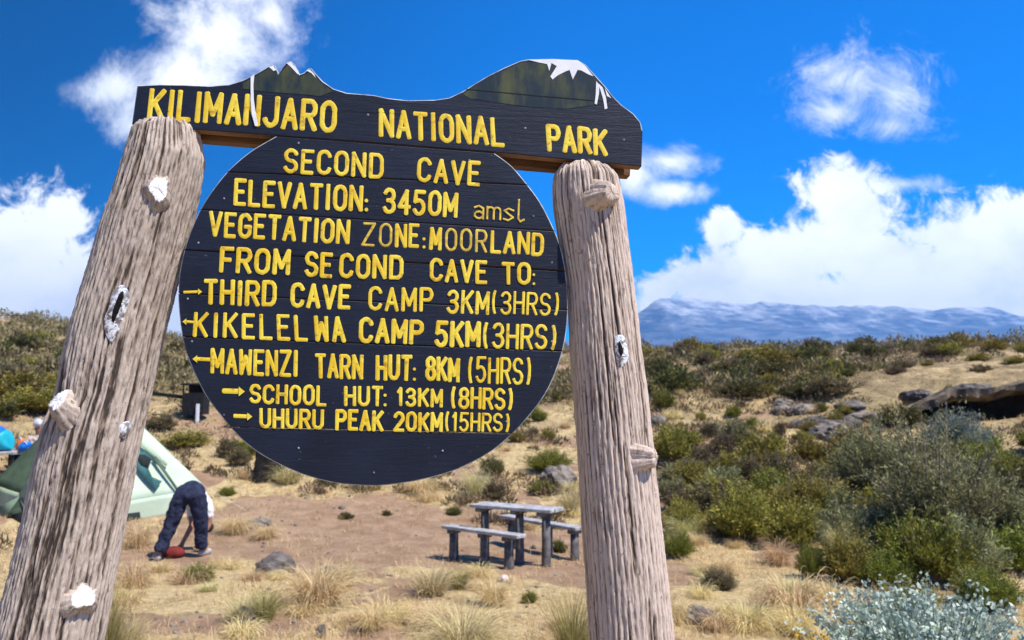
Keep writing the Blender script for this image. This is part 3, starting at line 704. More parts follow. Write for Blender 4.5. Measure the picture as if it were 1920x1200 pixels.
# ---- posts
LEFT = [(236, 255, 372), (300, 236, 383), (358, 217, 372), (425, 192, 356), (485, 175, 341), (545, 157, 325), (600, 140, 311), (660, 126, 298), (740, 111, 281), (800, 88, 268), (880, 69, 251), (960, 54, 234), (1040, 34, 218), (1110, 16, 205), (1170, -1, 194), (1230, -16, 184), (1500, -95, 130), (1900, -205, 55)]
RIGHT = [(312, 1047, 1141), (335, 1039, 1158), (380, 1038, 1167), (450, 1048, 1175), (540, 1063, 1186), (600, 1067, 1194), (660, 1070, 1201), (720, 1075, 1210), (800, 1080, 1219), (900, 1087, 1229), (1000, 1094, 1241), (1100, 1101, 1252), (1200, 1107, 1261), (1500, 1125, 1290), (1900, 1150, 1325)]
class Post:
    def __init__(s, rows, woff, seed, mat, ridges, depth, topdrop):
        s.woff = woff
        P_ = []
        for (py, x0, x1) in rows:
            a = on_sign(x0, py, woff); c = on_sign(x1, py, woff); m_ = (a + c) / 2; P_.append((m_[2], m_[0], m_[1], np.linalg.norm(c - a) / 2))
        P_ = np.array(P_)[::-1]
        s.P = P_; s.zmax = P_[-1, 0]; s.zmin = 0.15
        nz, na = 620, 420
        zs = np.linspace(s.zmin, s.zmax, nz); th = np.linspace(0, 2 * np.pi, na, endpoint=False)
        T, Z_ = np.meshgrid(th, zs)
        cx, cy, rad = s.c(Z_)
        # fine vertical ridges, slightly wandering, broken into beads in places
        Tb = np.mod(T - np.pi / 2, 2 * np.pi)
        wand = (fbm(Tb * 1.3, Z_ * 1.1, 3, seed) - 0.45) * 0.20 + (fbm(Tb * 4, Z_ * 5, 2, seed + 4) - 0.4) * 0.03
        ph = (Tb + wand) * ridges + (fbm(Tb * 5, Z_ * 2.0, 2, seed + 6) - 0.4) * 1.6
        rid = np.abs(np.sin(ph * 0.5)) ** 0.8
        amp = np.clip(0.35 + 1.5 * (fbm(Tb * 2.2, Z_ * 2.6, 3, seed + 3) - 0.25), 0.25, 1.15)
        lump = fbm(Tb * 1.2, Z_ * 2.5, 3, seed + 5) - 0.45
        chip = fbm(Tb * 26, Z_ * 42, 3, seed + 11) - 0.44
        crack = sst(fbm(Tb * 10 + wand * 8, Z_ * 3.5, 3, seed + 8), 0.27, 0.36)
        bead = fbm(ph * 0.5, Z_ * 30, 2, seed + 12) - 0.35
        hgt = (0.25 + 0.75 * rid * (0.75 + 0.7 * bead)) * amp + (1 - amp) * 0.55 - 0.45 * (1 - crack)
        hgt = hgt + (0.95 if seed == 100 else 0.65) * chip
        r = rad * (1 + 0.09 * lump) + depth * (hgt - 0.6)
        s.th, s.zs, s.r = th, zs, r; s.cx, s.cy = cx[:, 0], cy[:, 0]
        Zt = Z_ + np.zeros_like(r)
        top = sst(Z_, s.zmax - 0.022, s.zmax); rim = 1 - 0.10 * top ** 2
        r = r * rim; s.r = r
        Zt = Zt + top * (fbm(Tb * 7, Z_ * 0 + 2, 4, seed + 14) - 0.62) * 0.026
        V = np.stack([cx + r * np.cos(T), cy + r * np.sin(T), Zt], -1).reshape(-1, 3)
        i, j = np.meshgrid(np.arange(nz - 1), np.arange(na), indexing='ij'); j2 = (j + 1) % na
        F = np.stack([i * na + j, i * na + j2, (i + 1) * na + j2, (i + 1) * na + j], -1).reshape(-1, 4)
        # domed top
        rings = []; nv = len(V); tint = list(np.clip(hgt * 1.05 - 0.05, 0, 1).ravel())
        last = (nz - 1) * na; extra = []; fs = []
        for k, f in enumerate((0.8, 0.5, 0.2)):
            ring = np.stack([s.cx[-1] + r[-1] * f * np.cos(th), s.cy[-1] + r[-1] * f * np.sin(th), Zt[-1] * 0 + s.zmax + 0.012 * (1 - f) + 0.008 * (vnoise(th * 5, th * 0 + k, seed) - .5)], 1)
            extra.append(ring); st = nv + k * na; prev = last if k == 0 else st - na
            jn = np.arange(na); fs.append(np.stack([prev + jn, prev + (jn + 1) % na, st + (jn + 1) % na, st + jn], 1)); tint += list(0.5 + 0.5 * vnoise(th * 20, th * 0 + k, seed))
        V = np.vstack([V] + extra); F = np.vstack([F] + fs)
        s.obj = sign_part('post', np_mesh('post', V, F, M[mat], True, np.array(tint)))
    def c(s, z):
        P_ = s.P; return np.interp(z, P_[:, 0], P_[:, 1]), np.interp(z, P_[:, 0], P_[:, 2]), np.interp(z, P_[:, 0], P_[:, 3])
    def surf(s, px, py):
        """surface point and outward normal of the log under a picture position"""
        d = ray(px, py); best = None
        for t in np.linspace(1.2, 3.0, 1500):
            p = EYE + d * t; cx, cy, rad = s.c(p[2]); q = math.hypot(p[0] - cx, p[1] - cy)
            if q < rad * 0.985: break
            if best is None or q - rad < best[0]: best = (q - rad, p, cx, cy)
        else: p, cx, cy = best[1], best[2], best[3]
        n = np.array([p[0] - cx, p[1] - cy, 0]); return p, n / np.linalg.norm(n)
lp = Post(LEFT, -0.03, 100, 'bark_left', 54, 0.0080, 0); tag(lp.obj, 'leaning weathered left log post with white painted knot scars')
rp = Post(RIGHT, -0.045, 200, 'bark_right', 46, 0.0075, 0); tag(rp.obj, 'paler right log post with ridged grain and two branch stubs')
def knot(post, px, py, r, length, tilt_up, cut, side=0.0, sx=1.0, sz=1.0, name='branch_stub', bark=None, seed=0):
    p, n = post.surf(px, py); n = n + np.array([0, 0, tilt_up]) + SU * side; n /= np.linalg.norm(n)
    a = np.cross(n, [0, 0, 1.0]); a /= np.linalg.norm(a); c = np.cross(a, n)
    V, F, mi = [], [], []; ns = 48; rg = np.random.RandomState(seed + 5)
    prof = [(-0.03, 1.75), (-0.006, 1.5), (0.22, 1.26), (0.55, 1.10), (0.9, 1.0), (1.0, 0.90), (1.04, 0.55), (1.03, 0.02)]
    for k, (l, f) in enumerate(prof):
        for j in range(ns):
            an = 2 * math.pi * j / ns; w = 1 + 0.10 * math.sin(3 * an + seed) + 0.07 * math.sin(5 * an + seed * 2.1) + 0.05 * math.sin(15 * an + seed) + rg.uniform(-.035, .035)
            ll = (l * length if l > 0 else l) + (rg.uniform(-.0015, .0015) if k > 3 else 0)
            V.append(p + n * ll + (a * math.cos(an) * sx + c * math.sin(an) * sz) * r * f * w)
    for k in range(len(prof) - 1):
        for j in range(ns):
            F.append((k * ns + j, k * ns + (j + 1) % ns, (k + 1) * ns + (j + 1) % ns, (k + 1) * ns + j)); mi.append(1 if (cut and k >= 5) else 0)
    me = np_mesh(name, V, F, [M[bark], M[cut] if cut else M[bark]], True, np.array([0.35 + 0.4 * rg.rand() for _ in V]), mi)
    return sub(name, me, post.obj)
knot(lp, 297, 356, 0.024, 0.011, 0.10, 'white', 0, 0.9, 1.35, bark='bark_left', seed=1)
knot(lp, 122, 760, 0.023, 0.022, 0.70, 'white', -0.05, 1, 1.25, bark='bark_left', seed=2)
knot(lp, 152, 1120, 0.027, 0.012, 0.25, 'white', 0.0, 1.05, 0.95, bark='bark_left', seed=3)
knot(rp, 1132, 366, 0.023, 0.030, 0.10, None, 0.35, 1.15, 1.15, bark='bark_right', seed=4)
knot(rp, 1208, 858, 0.021, 0.028, 0.05, None, 0.9, 1.1, 1.1, bark='bark_right', seed=5)
def scar(post, outline, mat, lift=0.004, name='paint_scar'):
    bm = bmesh.new(); cx = sum(p[0] for p in outline) / len(outline); cy = sum(p[1] for p in outline) / len(outline)
    def sp_(px, py, l): p, n = post.surf(px, py); return p + n * l
    c = bm.verts.new(sp_(cx, cy, lift + 0.003)); rings = []
    for f, l in ((0.4, lift + .003), (0.75, lift + .002), (1.0, lift - 0.002)):
        rings.append([bm.verts.new(sp_(cx + (x - cx) * f, cy + (y - cy) * f, l)) for x, y in outline])
    n = len(outline)
    for j in range(n):
        bm.faces.new([c, rings[0][j], rings[0][(j + 1) % n]])
        for k in range(2): bm.faces.new([rings[k][j], rings[k + 1][j], rings[k + 1][(j + 1) % n], rings[k][(j + 1) % n]])
    return sub(name, bm_mesh(name, bm, M[mat], True), post.obj)
def worn_white():
    m, B, pr, out = new_mat('worn_white_scar')
    p = objco(B); n = B.noise(p, 60, 6, 0.7, 0.4)
    c = B.mix(B.step(n, 0.44, 0.56), (0.80, 0.82, 0.85), (0.16, 0.12, 0.10)); c = B.mix(B.step(B.noise(p, 18, 3, 0.5), 0.5, 0.7, 0, .5), c, (0.40, 0.50, 0.62))
    B.setin(pr, 'Base Color', c); pr.inputs['Roughness'].default_value = 0.7; bump(B, pr, n, 0.6, 0.006)
    return m
M['scar'] = worn_white()
scar(lp, catmull([(228, 534), (240, 545), (243, 562), (234, 588), (224, 618), (211, 642), (198, 624), (196, 600), (205, 575), (211, 552)], 3), 'scar', 0.005)
scar(lp, catmull([(228, 545), (233, 555), (224, 585), (213, 608), (209, 600), (214, 575)], 3), 'black_stump', 0.008, 'hollow')  # raised black patch; the shade inside the hollow is painted
scar(lp, catmull([(224, 796), (240, 790), (243, 805), (232, 822), (222, 815)], 3), 'scar', 0.005)
scar(rp, catmull([(1154, 631), (1168, 630), (1175, 652), (1177, 672), (1166, 688), (1157, 684), (1153, 655)], 3), 'scar', 0.005)
scar(rp, catmull([(1158, 640), (1163, 646), (1166, 660), (1162, 670), (1158, 656)], 3), 'black_stump', 0.009, 'hollow')  # black patch on the surface, painted for the shade in the hole

# ---------------------------------------------------------------- plants
def dome_dirs(n, rng, spread):
    a = rng.uniform(0, 2 * np.pi, n); e = np.arccos(1 - rng.uniform(0, 1, n) * (1 - math.cos(spread)))
    return a, e
def leaves_mesh(name, Pt, D, L, Wd, tint, mat, rng):
    n = len(Pt); D = D / np.linalg.norm(D, axis=1)[:, None]
    rv = rng.normal(size=(n, 3)); S = np.cross(D, rv); S /= np.linalg.norm(S, axis=1)[:, None]
    L = L * rng.uniform(.6, 1.25, n)[:, None]; Wd = Wd * rng.uniform(.7, 1.2, n)[:, None]
    bend = np.cross(S, D) * L * rng.uniform(-.15, .15, n)[:, None]
    V = np.stack([Pt, Pt + D * L * .5 + S * Wd + bend, Pt + D * L, Pt + D * L * .5 - S * Wd + bend], 1).reshape(-1, 3)
    F = np.arange(4 * n).reshape(n, 4)
    return np_mesh(name, V, F, mat, False, np.repeat(tint, 4))
def tubes_mesh(name, P0, P1, P2, r0, r1, mat, seg=5):
    """quadratic curves as thin three-sided tubes"""
    n = len(P0); t = np.linspace(0, 1, seg)[None, :, None]
    C = (1 - t) ** 2 * P0[:, None] + 2 * t * (1 - t) * P1[:, None] + t * t * P2[:, None]
    rad = (r0 + (r1 - r0) * t)
    offs = np.array([[math.cos(a), math.sin(a), 0] for a in (0, 2.1, 4.2)])
    V = C[:, :, None, :] + offs[None, None] * rad[:, :, None, :] if False else C[:, :, None, :] + offs[None, None, :, :] * rad[:, :, None]
    V = V.reshape(-1, 3); F = []
    for i in range(n):
        for k in range(seg - 1):
            for j in range(3):
                a = (i * seg + k) * 3; F.append((a + j, a + (j + 1) % 3, a + 3 + (j + 1) % 3, a + 3 + j))
    return np_mesh(name, V, F, mat, True)
def heath(seed, mat, ntw=420, nl=26, L=0.045, Wd=0.007, H=1.0, Rr=0.6, spread=1.35, lump=0.75, spiky=0.75, stems=60, t0=0.3):
    rng = np.random.RandomState(seed)
    a, e = dome_dirs(ntw, rng, spread)
    lum = 1 - lump * (1 - fbm(a * 1.4 + seed, e * 3.0 + 2, 3, seed) * 1.15)
    ln = lum * rng.uniform(.62, 1.08, ntw)
    end = np.stack([np.sin(e) * np.cos(a) * Rr * ln * 1.05, np.sin(e) * np.sin(a) * Rr * ln * 1.05, np.maximum(np.cos(e), 0.08) ** 0.75 * H * ln], 1)
    root = np.stack([np.cos(a) * Rr * .12 * rng.rand(ntw), np.sin(a) * Rr * .12 * rng.rand(ntw), np.zeros(ntw)], 1)
    ctrl = root * .5 + end * .5 + np.array([0, 0, 0.06 * H]); ctrl[:, :2] *= 1.12
    t = rng.uniform(t0, 1.0, (ntw, nl)) ** 0.8; t3 = t[..., None]
    Pt = (1 - t3) ** 2 * root[:, None] + 2 * t3 * (1 - t3) * ctrl[:, None] + t3 ** 2 * end[:, None]
    Tn = 2 * (1 - t3) * (ctrl - root)[:, None] + 2 * t3 * (end - ctrl)[:, None]; Tn /= np.linalg.norm(Tn, axis=2)[..., None] + 1e-9
    jit = rng.normal(size=Pt.shape); Pt = Pt + jit * 0.018 * np.array([1, 1, .8])
    D = Tn * spiky + rng.normal(size=Pt.shape) * .45 + np.array([0, 0, .15])
    tw = rng.rand(ntw)[:, None] * .65 + rng.rand(ntw, nl) * .35
    Pt = Pt.reshape(-1, 3); Pt[:, 2] = np.maximum(Pt[:, 2], 0.01)
    fol = leaves_mesh('foliage', Pt, D.reshape(-1, 3), L, Wd, tw.reshape(-1), M[mat], rng)
    k = rng.choice(ntw, min(stems, ntw), replace=False)
    stm = tubes_mesh('stem', root[k] * 1.5, ctrl[k], end[k] * 1.04, 0.012 * Rr / .6, 0.002, M['twig'])
    return fol, stm
def tussock(name, seed, mat, n=700, H=0.55, r0=0.10, Wd=0.004, droop=1.0, up=0.5, seg=5, Lvar=0.5):
    rng = np.random.RandomState(seed)
    a = rng.uniform(0, 2 * np.pi, n); rr_ = r0 * np.sqrt(rng.rand(n)); az = a + rng.normal(0, .35, n)
    el = np.clip(rng.normal(1.1 + up * .3, .28, n), .35, 1.55)
    L = H * rng.uniform(1 - Lvar, 1.25, n)
    p = np.stack([np.cos(a) * rr_, np.sin(a) * rr_, np.zeros(n)], 1); pts = [p]; ang_ = el.copy()
    for k in range(seg):
        d = np.stack([np.cos(ang_) * np.cos(az), np.cos(ang_) * np.sin(az), np.sin(ang_)], 1)
        p = p + d * (L / seg)[:, None]; p[:, 2] = np.maximum(p[:, 2], 0.008); pts.append(p); ang_ = ang_ - droop * rng.uniform(.15, .5, n) * (1.2 if k else .6)
    C = np.stack(pts, 1); S = np.stack([-np.sin(az), np.cos(az), np.zeros(n)], 1)
    S = S + rng.normal(0, .4, S.shape); S /= np.linalg.norm(S, axis=1)[:, None]
    wd = Wd * np.linspace(1, .12, seg + 1)[None, :, None]
    V = np.stack([C - S[:, None] * wd, C + S[:, None] * wd], 2).reshape(-1, 3)
    base = (np.arange(n) * (seg + 1) * 2)[:, None] + (np.arange(seg) * 2)[None, :]
    F = np.stack([base, base + 1, base + 3, base + 2], -1).reshape(-1, 4)
    tint = np.repeat(np.clip(rng.rand(n), 0, 1), (seg + 1) * 2)
    return np_mesh(name, V, F, M[mat], False, tint)
def silver_bush(seed, mat, ntw=330, nl=34, H=.72, Rr=.95, L=.038, Wd=.0145):
    rng = np.random.RandomState(seed)
    a, e = dome_dirs(ntw, rng, 1.25); ln = rng.uniform(.6, 1.05, ntw)
    end = np.stack([np.sin(e) * np.cos(a) * Rr * ln, np.sin(e) * np.sin(a) * Rr * ln, np.maximum(np.cos(e), .15) ** .6 * H * ln], 1)
    root = end * np.array([.25, .25, 0]); ctrl = root * .5 + end * .5; ctrl[:, :2] *= 1.15
    t = (np.linspace(.3, 1, nl)[None] + rng.uniform(-.02, .02, (ntw, nl)))[..., None]
    Pt = (1 - t) ** 2 * root[:, None] + 2 * t * (1 - t) * ctrl[:, None] + t ** 2 * end[:, None]
    Tn = (end - ctrl)[:, None] + 0 * Pt; Tn /= np.linalg.norm(Tn, axis=2)[..., None]
    D = Tn * .35 + rng.normal(size=Pt.shape) * .8 + np.array([0, 0, .25]); Pt = Pt + rng.normal(size=Pt.shape) * .02
    tw = rng.rand(ntw)[:, None] * .5 + rng.rand(ntw, nl) * .5
    fol = leaves_mesh('foliage', Pt.reshape(-1, 3), D.reshape(-1, 3), L, Wd, tw.reshape(-1), M[mat], rng)
    stm = tubes_mesh('stem', root, ctrl, end, 0.006, 0.002, M['silvery'])
    return fol, stm

PROTO = {}
def proto(kind):
    if kind in PROTO: return PROTO[kind]
    s = len(PROTO) * 13 + 11; c = kind.split('_')[0]
    base, sz = kind.rsplit('_', 1)
    out = []
    for k in range(3 if sz in ('mid', 'far') else 2):
        q = s + k * 101
        if sz == 'near': out.append(heath(q, base, 520, 34, .040, .0055))
        elif sz == 'big': out.append(heath(q, base, 760, 48, .032, .0042, 1.0, .62, 1.45, .85, .6, 240, .25))
        elif sz == 'mid': out.append(heath(q, base, 300, 24, .065, .010))
        elif sz == 'far': out.append((heath(q, base, 130, 18, .11, .020, 1.0, .72, 1.4, .6)[0], None))
    PROTO[kind] = out; return out
plant_n = [0]
def bush(kind, loc, w, h, label=None, group=None, name='heath_bush', rz=None, parts=None):
    ms = parts or proto(kind); plant_n[0] += 1; fol, stm = ms[plant_n[0] % len(ms)]
    rz = rnd.uniform(0, 6.28) if rz is None else rz
    sc = (w / 1.15, w / 1.15, h / 0.98)
    if stm is None:
        o = bpy.data.objects.new(name, fol); COL.objects.link(o); o.location = loc; o.rotation_euler = (rnd.uniform(-.06, .06), rnd.uniform(-.06, .06), rz); o.scale = sc
    else:
        o = empty(name, loc, rz); o.scale = sc
        for nm, me in (('foliage', fol), ('stem', stm)):
            c = bpy.data.objects.new(nm, me); COL.objects.link(c); c.parent = o
    tag(o, label, 'bush', group); return o
def bpx(kind, px, py, w, h, label, group=None, name='heath_bush', sink=0.03):
    q = ground_at(px, py); d = math.hypot(q[1], 0) * math.cos(0); s = q[1] / FPX
    return bush(kind, (q[0], q[1], q[2] - sink), w * s, h * s, label, group, name)

hand = [
 # right of the right post, near to far
 ('greygreen_big', 1760, 1035, 420, 335, 'big grey-green twiggy shrub filling the right side, tallest bush near the cave'),
 ('greygreen_near', 1650, 930, 260, 190, 'grey-green shrub just left of the biggest shrub, lighter at its top'),
 ('silvery_near', 1800, 850, 200, 110, 'silvery grey bush in front of the dark cave mouth'),
 ('dark_near', 1925, 1010, 170, 230, 'dark green bush at the right edge of the photo below the cave'),
 ('olive_near', 1520, 985, 250, 135, 'wide yellow-olive bush left of the biggest grey-green shrub'),
 ('green_near', 1655, 1095, 165, 105, 'bright green tipped bush in front of the biggest grey-green shrub'),
 ('green_near', 1522, 1085, 80, 100, 'narrow upright green bush standing alone on the straw between the two olive ones'),
 ('olive_near', 1700, 1150, 190, 95, 'olive brown bush right behind the silver leaved plant'),
 ('green_near', 1850, 1140, 190, 110, 'green bush above the right end of the silver leaved plant'),
 ('olive_near', 1370, 1005, 120, 110, 'loose yellowish twiggy bush right of the right post, second bush from it'),
 ('green_near', 1270, 1045, 95, 75, 'round green bush touching the right side of the right post'),
 ('brown_near', 1350, 1105, 105, 65, 'low brownish bush with a dark base on the straw right of the right post'),
 ('olive_mid', 1345, 955, 190, 90, 'mixed olive bush behind the yellowish twiggy one'),
 ('green_mid', 1450, 950, 130, 100, 'dark green bush behind the wide yellow-olive bush'),
 ('brown_mid', 1285, 900, 140, 60, 'greyish brown bush level with the lower stub of the right post'),
 ('brown_mid', 1405, 905, 105, 70, 'rusty brown bush on the slope above the yellow-olive bush'),
 ('green_mid', 1275, 838, 140, 55, 'bright olive green bush on the slope beside the right post'),
 ('greygreen_mid', 1378, 832, 90, 68, 'round grey-green bush standing alone on the pale slope'),
 ('green_mid', 1455, 842, 52, 34, 'small green bush on the pale slope right of the round grey-green one'),
 ('dark_mid', 1495, 748, 110, 56, 'dark olive bush at the end of the shrub belt above the pale slope'),
 ('dark_mid', 1600, 880, 100, 80, 'dark bush beside the grey rocks left of the silvery bush'),
 ('green_mid', 1245, 770, 60, 60, 'small green bush near the pale scar of the right post'),
 ('olive_mid', 1545, 905, 110, 60, 'olive bush below the grey rocks'),
 # between the round board and the right post
 ('green_near', 1028, 885, 130, 70, 'green heath bush between the round board and the right post'),
 ('dark_near', 925, 890, 75, 55, 'dark bush under the lower right edge of the round board'),
 ('green_mid', 1015, 925, 80, 38, 'low green bush left of the pale boulder'),
 ('brown_mid', 925, 935, 80, 50, 'brownish bush above the left end of the picnic table'),
 ('green_mid', 1010, 790, 50, 34, 'small dark green bush beside the lower right edge of the round board'),
 ('dark_mid', 850, 965, 45, 28, 'little dark bush behind the front bench'),
 ('dark_mid', 1050, 1035, 45, 38, 'small dark bush under the rear bench'),
 # clearing and foreground
 ('green_near', 370, 1090, 100, 50, 'round green bush in front of the bending person'),
 ('green_near', 993, 1130, 45, 42, 'small round green bush below the picnic table'),
 ('dark_mid', 650, 972, 45, 22, 'tiny dark green bush alone in the middle of the bare ground'),
 ('dark_mid', 725, 965, 28, 16, 'tiniest dark bush on the bare ground under the round board'),
 ('green_near', 427, 928, 56, 26, 'small green bush right of the bending person at the edge of the clearing'),
 ('dark_mid', 615, 908, 60, 22, 'low dark green bush right of the charred stump'),
 ('brown_mid', 600, 926, 40, 22, 'low reddish brown bush on the far edge of the clearing'),
 ('green_mid', 447, 855, 80, 50, 'green bush beside the lower left edge of the round board'),
 ('olive_mid', 350, 838, 120, 46, 'olive bush behind the tent below the dark box'),
 ('brown_mid', 300, 805, 100, 45, 'brownish bush just right of the left post behind the tent'),
 ('olive_mid', 60, 775, 190, 70, 'wide olive bush behind the blue bags left of the left post'),
 ('dark_mid', 120, 690, 90, 60, 'dark round bush touching the left post on the hillside'),
 ('dark_mid', 40, 660, 110, 50, 'dark bush on the hillside at the left edge of the photo'),
 ('brown_mid', 20, 715, 120, 50, 'pale brown bush at the left edge of the photo, above the olive one'),
]
for k_ in hand: bpx(*k_)
# silver plant in the corner and its yellow flowers
fol, stm = silver_bush(3, 'silver'); q = at(1740, 1205, 5.9)
sb = empty('silver_leaved_plant', (q[0], q[1], float(hz(q[0], q[1])))); tag(sb, 'pale silver-green leafy plant in the bottom right corner', 'plant')
for nm, me in (('foliage', fol), ('stem', stm)):
    c = bpy.data.objects.new(nm, me); COL.objects.link(c); c.parent = sb
def flower_plant():
    rng = np.random.RandomState(8); n = 46
    hp_ = np.stack([rng.normal(0, .15, n), rng.normal(0, .10, n), rng.uniform(.20, .33, n)], 1)
    V, F = [], []
    for p in hp_:
        nrm = np.array([rng.normal(0, .3), -.25 + rng.normal(0, .3), 1]); nrm /= np.linalg.norm(nrm); a = np.cross(nrm, [1, 0, .1]); a /= np.linalg.norm(a); c = np.cross(nrm, a)
        for k in range(9):
            an = k * 2 * math.pi / 9; d = a * math.cos(an) + c * math.sin(an); s = -a * math.sin(an) + c * math.cos(an); b_ = len(V)
            V += [p, p + d * .010 + s * .005 + nrm * .004, p + d * .020, p + d * .010 - s * .005 + nrm * .004]; F.append((b_, b_ + 1, b_ + 2, b_ + 3))
    fl = np_mesh('flower_heads', V, F, M['flower'], False, np.random.RandomState(1).rand(len(V)))
    st = tubes_mesh('stem', hp_ * np.array([.5, .5, 0]), hp_ * np.array([.7, .7, .6]), hp_, .0035, .002, M['greengrass'])
    return fl, st
fl, st = flower_plant(); q = at(1560, 1232, 6.2)
for (px_, lab) in ((1565, 'yellow flowering plant at the bottom edge left of the silver leaved plant'),):
    e_ = empty('yellow_flower_plant', (q[0], q[1], float(hz(q[0], q[1])) - 0.04)); tag(e_, lab, 'flowers')
    for nm, me in (('flower_heads', fl), ('stem', st)):
        c = bpy.data.objects.new(nm, me); COL.objects.link(c); c.parent = e_

# grass tussocks
TUS = {k: [tussock('grass', 900 + i * 7 + j, m, **kw) for j in range(2)] for i, (k, m, kw) in enumerate((
    ('straw', 'straw', dict(n=650, H=.48, r0=.13, droop=1.25)), ('straw_low', 'straw', dict(n=480, H=.36, r0=.16, droop=1.6, up=-.2)),
    ('yellow', 'yellowgrass', dict(n=1100, H=.62, r0=.12, droop=1.15, Wd=.0036)), ('green', 'greengrass', dict(n=700, H=.6, r0=.12, droop=.6, up=.8)), ('mixed', 'yellowgrass', dict(n=600, H=.42, r0=.15, droop=.9))))}
def tus(kind, px, py, w, h, label, group=None):
    q = ground_at(px, py) if py < 1199 else None
    if q is None:
        yy = 2.0 * FPX / (py - 760.0); q = at(px, 700, yy); q[2] = float(hz(q[0], q[1]))
    s = q[1] / FPX; plant_n[0] += 1
    me = TUS[kind][plant_n[0] % 2]; ext = np.zeros(len(me.vertices) * 3, np.float32); me.vertices.foreach_get('co', ext); ext = ext.reshape(-1, 3)
    rw = np.percentile(np.hypot(ext[:, 0], ext[:, 1]), 93); rh = np.percentile(ext[:, 2], 97)
    o = bpy.data.objects.new('grass_tussock', me); COL.objects.link(o); o.location = (q[0], q[1], q[2] - 0.02)
    o.rotation_euler = (0, 0, rnd.uniform(0, 6.28)); o.scale = (w * s / (2 * rw), w * s / (2 * rw), h * s / rh); tag(o, label, 'grass', group); return o
for a_ in (
 ('yellow', 872, 1215, 230, 85, 'big arching yellow-green grass tussock at the bottom between the posts'),
 ('green', 1068, 1230, 120, 130, 'tall green grass tussock against the left side of the right post'),
 ('green', 225, 1235, 110, 150, 'tall green and straw grass against the right side of the left post'),
 ('mixed', 265, 1210, 90, 70, 'straw grass tussock spilling right from the left post'),
 ('straw', 595, 1135, 170, 70, 'large straw tussock in the foreground left of the centre'),
 ('mixed', 640, 1100, 90, 42, 'greenish tussock just behind the large straw tussock'),
 ('green', 495, 1165, 80, 60, 'green tuft beside a dark hole left of the large straw tussock'),
 ('mixed', 455, 1165, 90, 45, 'straw and green tuft at the left of the dark hole'),
 ('mixed', 810, 1115, 110, 52, 'grey green tussock below the front bench'),
 ('green', 860, 1105, 70, 40, 'small green tussock right of the grey green one below the bench'),
 ('straw', 925, 1135, 90, 45, 'straw tussock between the small round bush and the grey green tussock'),
 ('straw_low', 1490, 1150, 160, 62, 'pale straw mound left of the silver leaved plant'),
 ('yellow', 1280, 1010, 70, 40, 'pale yellow-green tuft on top of the green bush by the right post'),
 ('yellow', 890, 935, 70, 52, 'pale yellow grass tuft behind the left end of the picnic table'),
 ('mixed', 1070, 960, 60, 42, 'straw tuft right behind the picnic table next to the right post'),
 ('straw', 440, 1000, 90, 32, 'low straw tussock right of the bending person'),
 ('straw', 500, 1010, 70, 26, 'small straw tuft in front of the grey clump on the clearing'),
 ('straw_low', 260, 1025, 70, 40, 'straw tuft at the foot of the tent beside the left post'),
 ('mixed', 540, 905, 90, 36, 'straw tussock in front of the charred stump'),
 ('straw', 690, 912, 110, 28, 'low straw tussock under the bottom of the round board'),
 ('straw', 790, 925, 90, 30, 'low straw tussock under the round board, right of its lowest point'),
 ('straw_low', 250, 1100, 90, 40, 'low straw tuft right of the left post below the tent'),
 ('straw', 700, 1180, 90, 40, 'straw tuft at the bottom on the bare path'),
 ('straw_low', 1400, 1180, 140, 40, 'flattened straw tussock at the bottom right of the right post'),
 ('yellow', 1570, 1050, 60, 60, 'pale grass between the two green bushes on the right'),
 ('straw', 1460, 1060, 80, 42, 'straw tussock left of the narrow upright green bush'),
): tus(*a_)

# scattered bushes and tussocks, group by group
rng = np.random.RandomState(55)
def hidden(px, py): return False
def scatter(n, pxr, rowr, kinds, size, label, group, hr=(.55, .9), cat_name='heath_bush', mind=0.6, filt=None):
    done = []; tries = 0
    while len(done) < n and tries < n * 30:
        tries += 1
        px, py = rng.uniform(*pxr), rng.uniform(*rowr); q = ground_at(px, py, 140)
        if filt and not filt(px, py, q): continue
        w = rng.uniform(*size)
        if any(math.hypot(q[0] - p[0], q[1] - p[1]) < mind * w for p in done): continue
        if CAVE[0] - 1 < q[0] < CAVE[1] and CAVE[2] - 1.2 < q[1] < CAVE[3] + 0.5: continue
        done.append(q); bush(kinds[rng.randint(len(kinds))], (q[0], q[1], q[2] - .03), w, w * rng.uniform(*hr), label, group, cat_name)
CLEARBOX = lambda px, py, q: not (262 < px < 425 and q[1] < bxp[1] + 1.5)
bxp = ground_at(366, 786)
scatter(44, (-40, 350), (600, 790), ['olive_far', 'brown_far', 'brown_far', 'dark_far', 'olive_far'], (.7, 1.7), 'scrub bush among the many covering the left hillside', 'scrub bushes on the left hillside', mind=.5, hr=(.38, .65), filt=CLEARBOX)
scatter(14, (240, 480), (760, 880), ['olive_mid', 'green_mid', 'brown_mid'], (.5, .95), 'low bush in the scrub belt behind the tent', 'low bushes behind the tent', filt=CLEARBOX)
scatter(46, (1190, 1560), (655, 750), ['olive_far', 'dark_far', 'olive_far', 'brown_far'], (.9, 1.75), 'olive bush in the dense scrub belt right of the right post', 'bushes of the right scrub belt', mind=.45, hr=(.45, .75))
scatter(24, (1500, 1960), (652, 672), ['olive_far', 'dark_far', 'brown_far'], (.6, 1.2), 'dark bush along the skyline under the mountain', 'bushes along the right skyline', mind=.4)
scatter(12, (1560, 1960), (690, 735), ['dark_far', 'brown_far', 'greygreen_far'], (.6, 1.3), 'small bush on the straw slope above the cave', 'small bushes above the cave', hr=(.4, .6))
scatter(18, (1200, 1600), (750, 870), ['green_mid', 'greygreen_mid', 'olive_mid', 'brown_mid'], (.4, .9), 'small bush dotted over the pale slope right of the right post', 'small bushes on the pale slope')
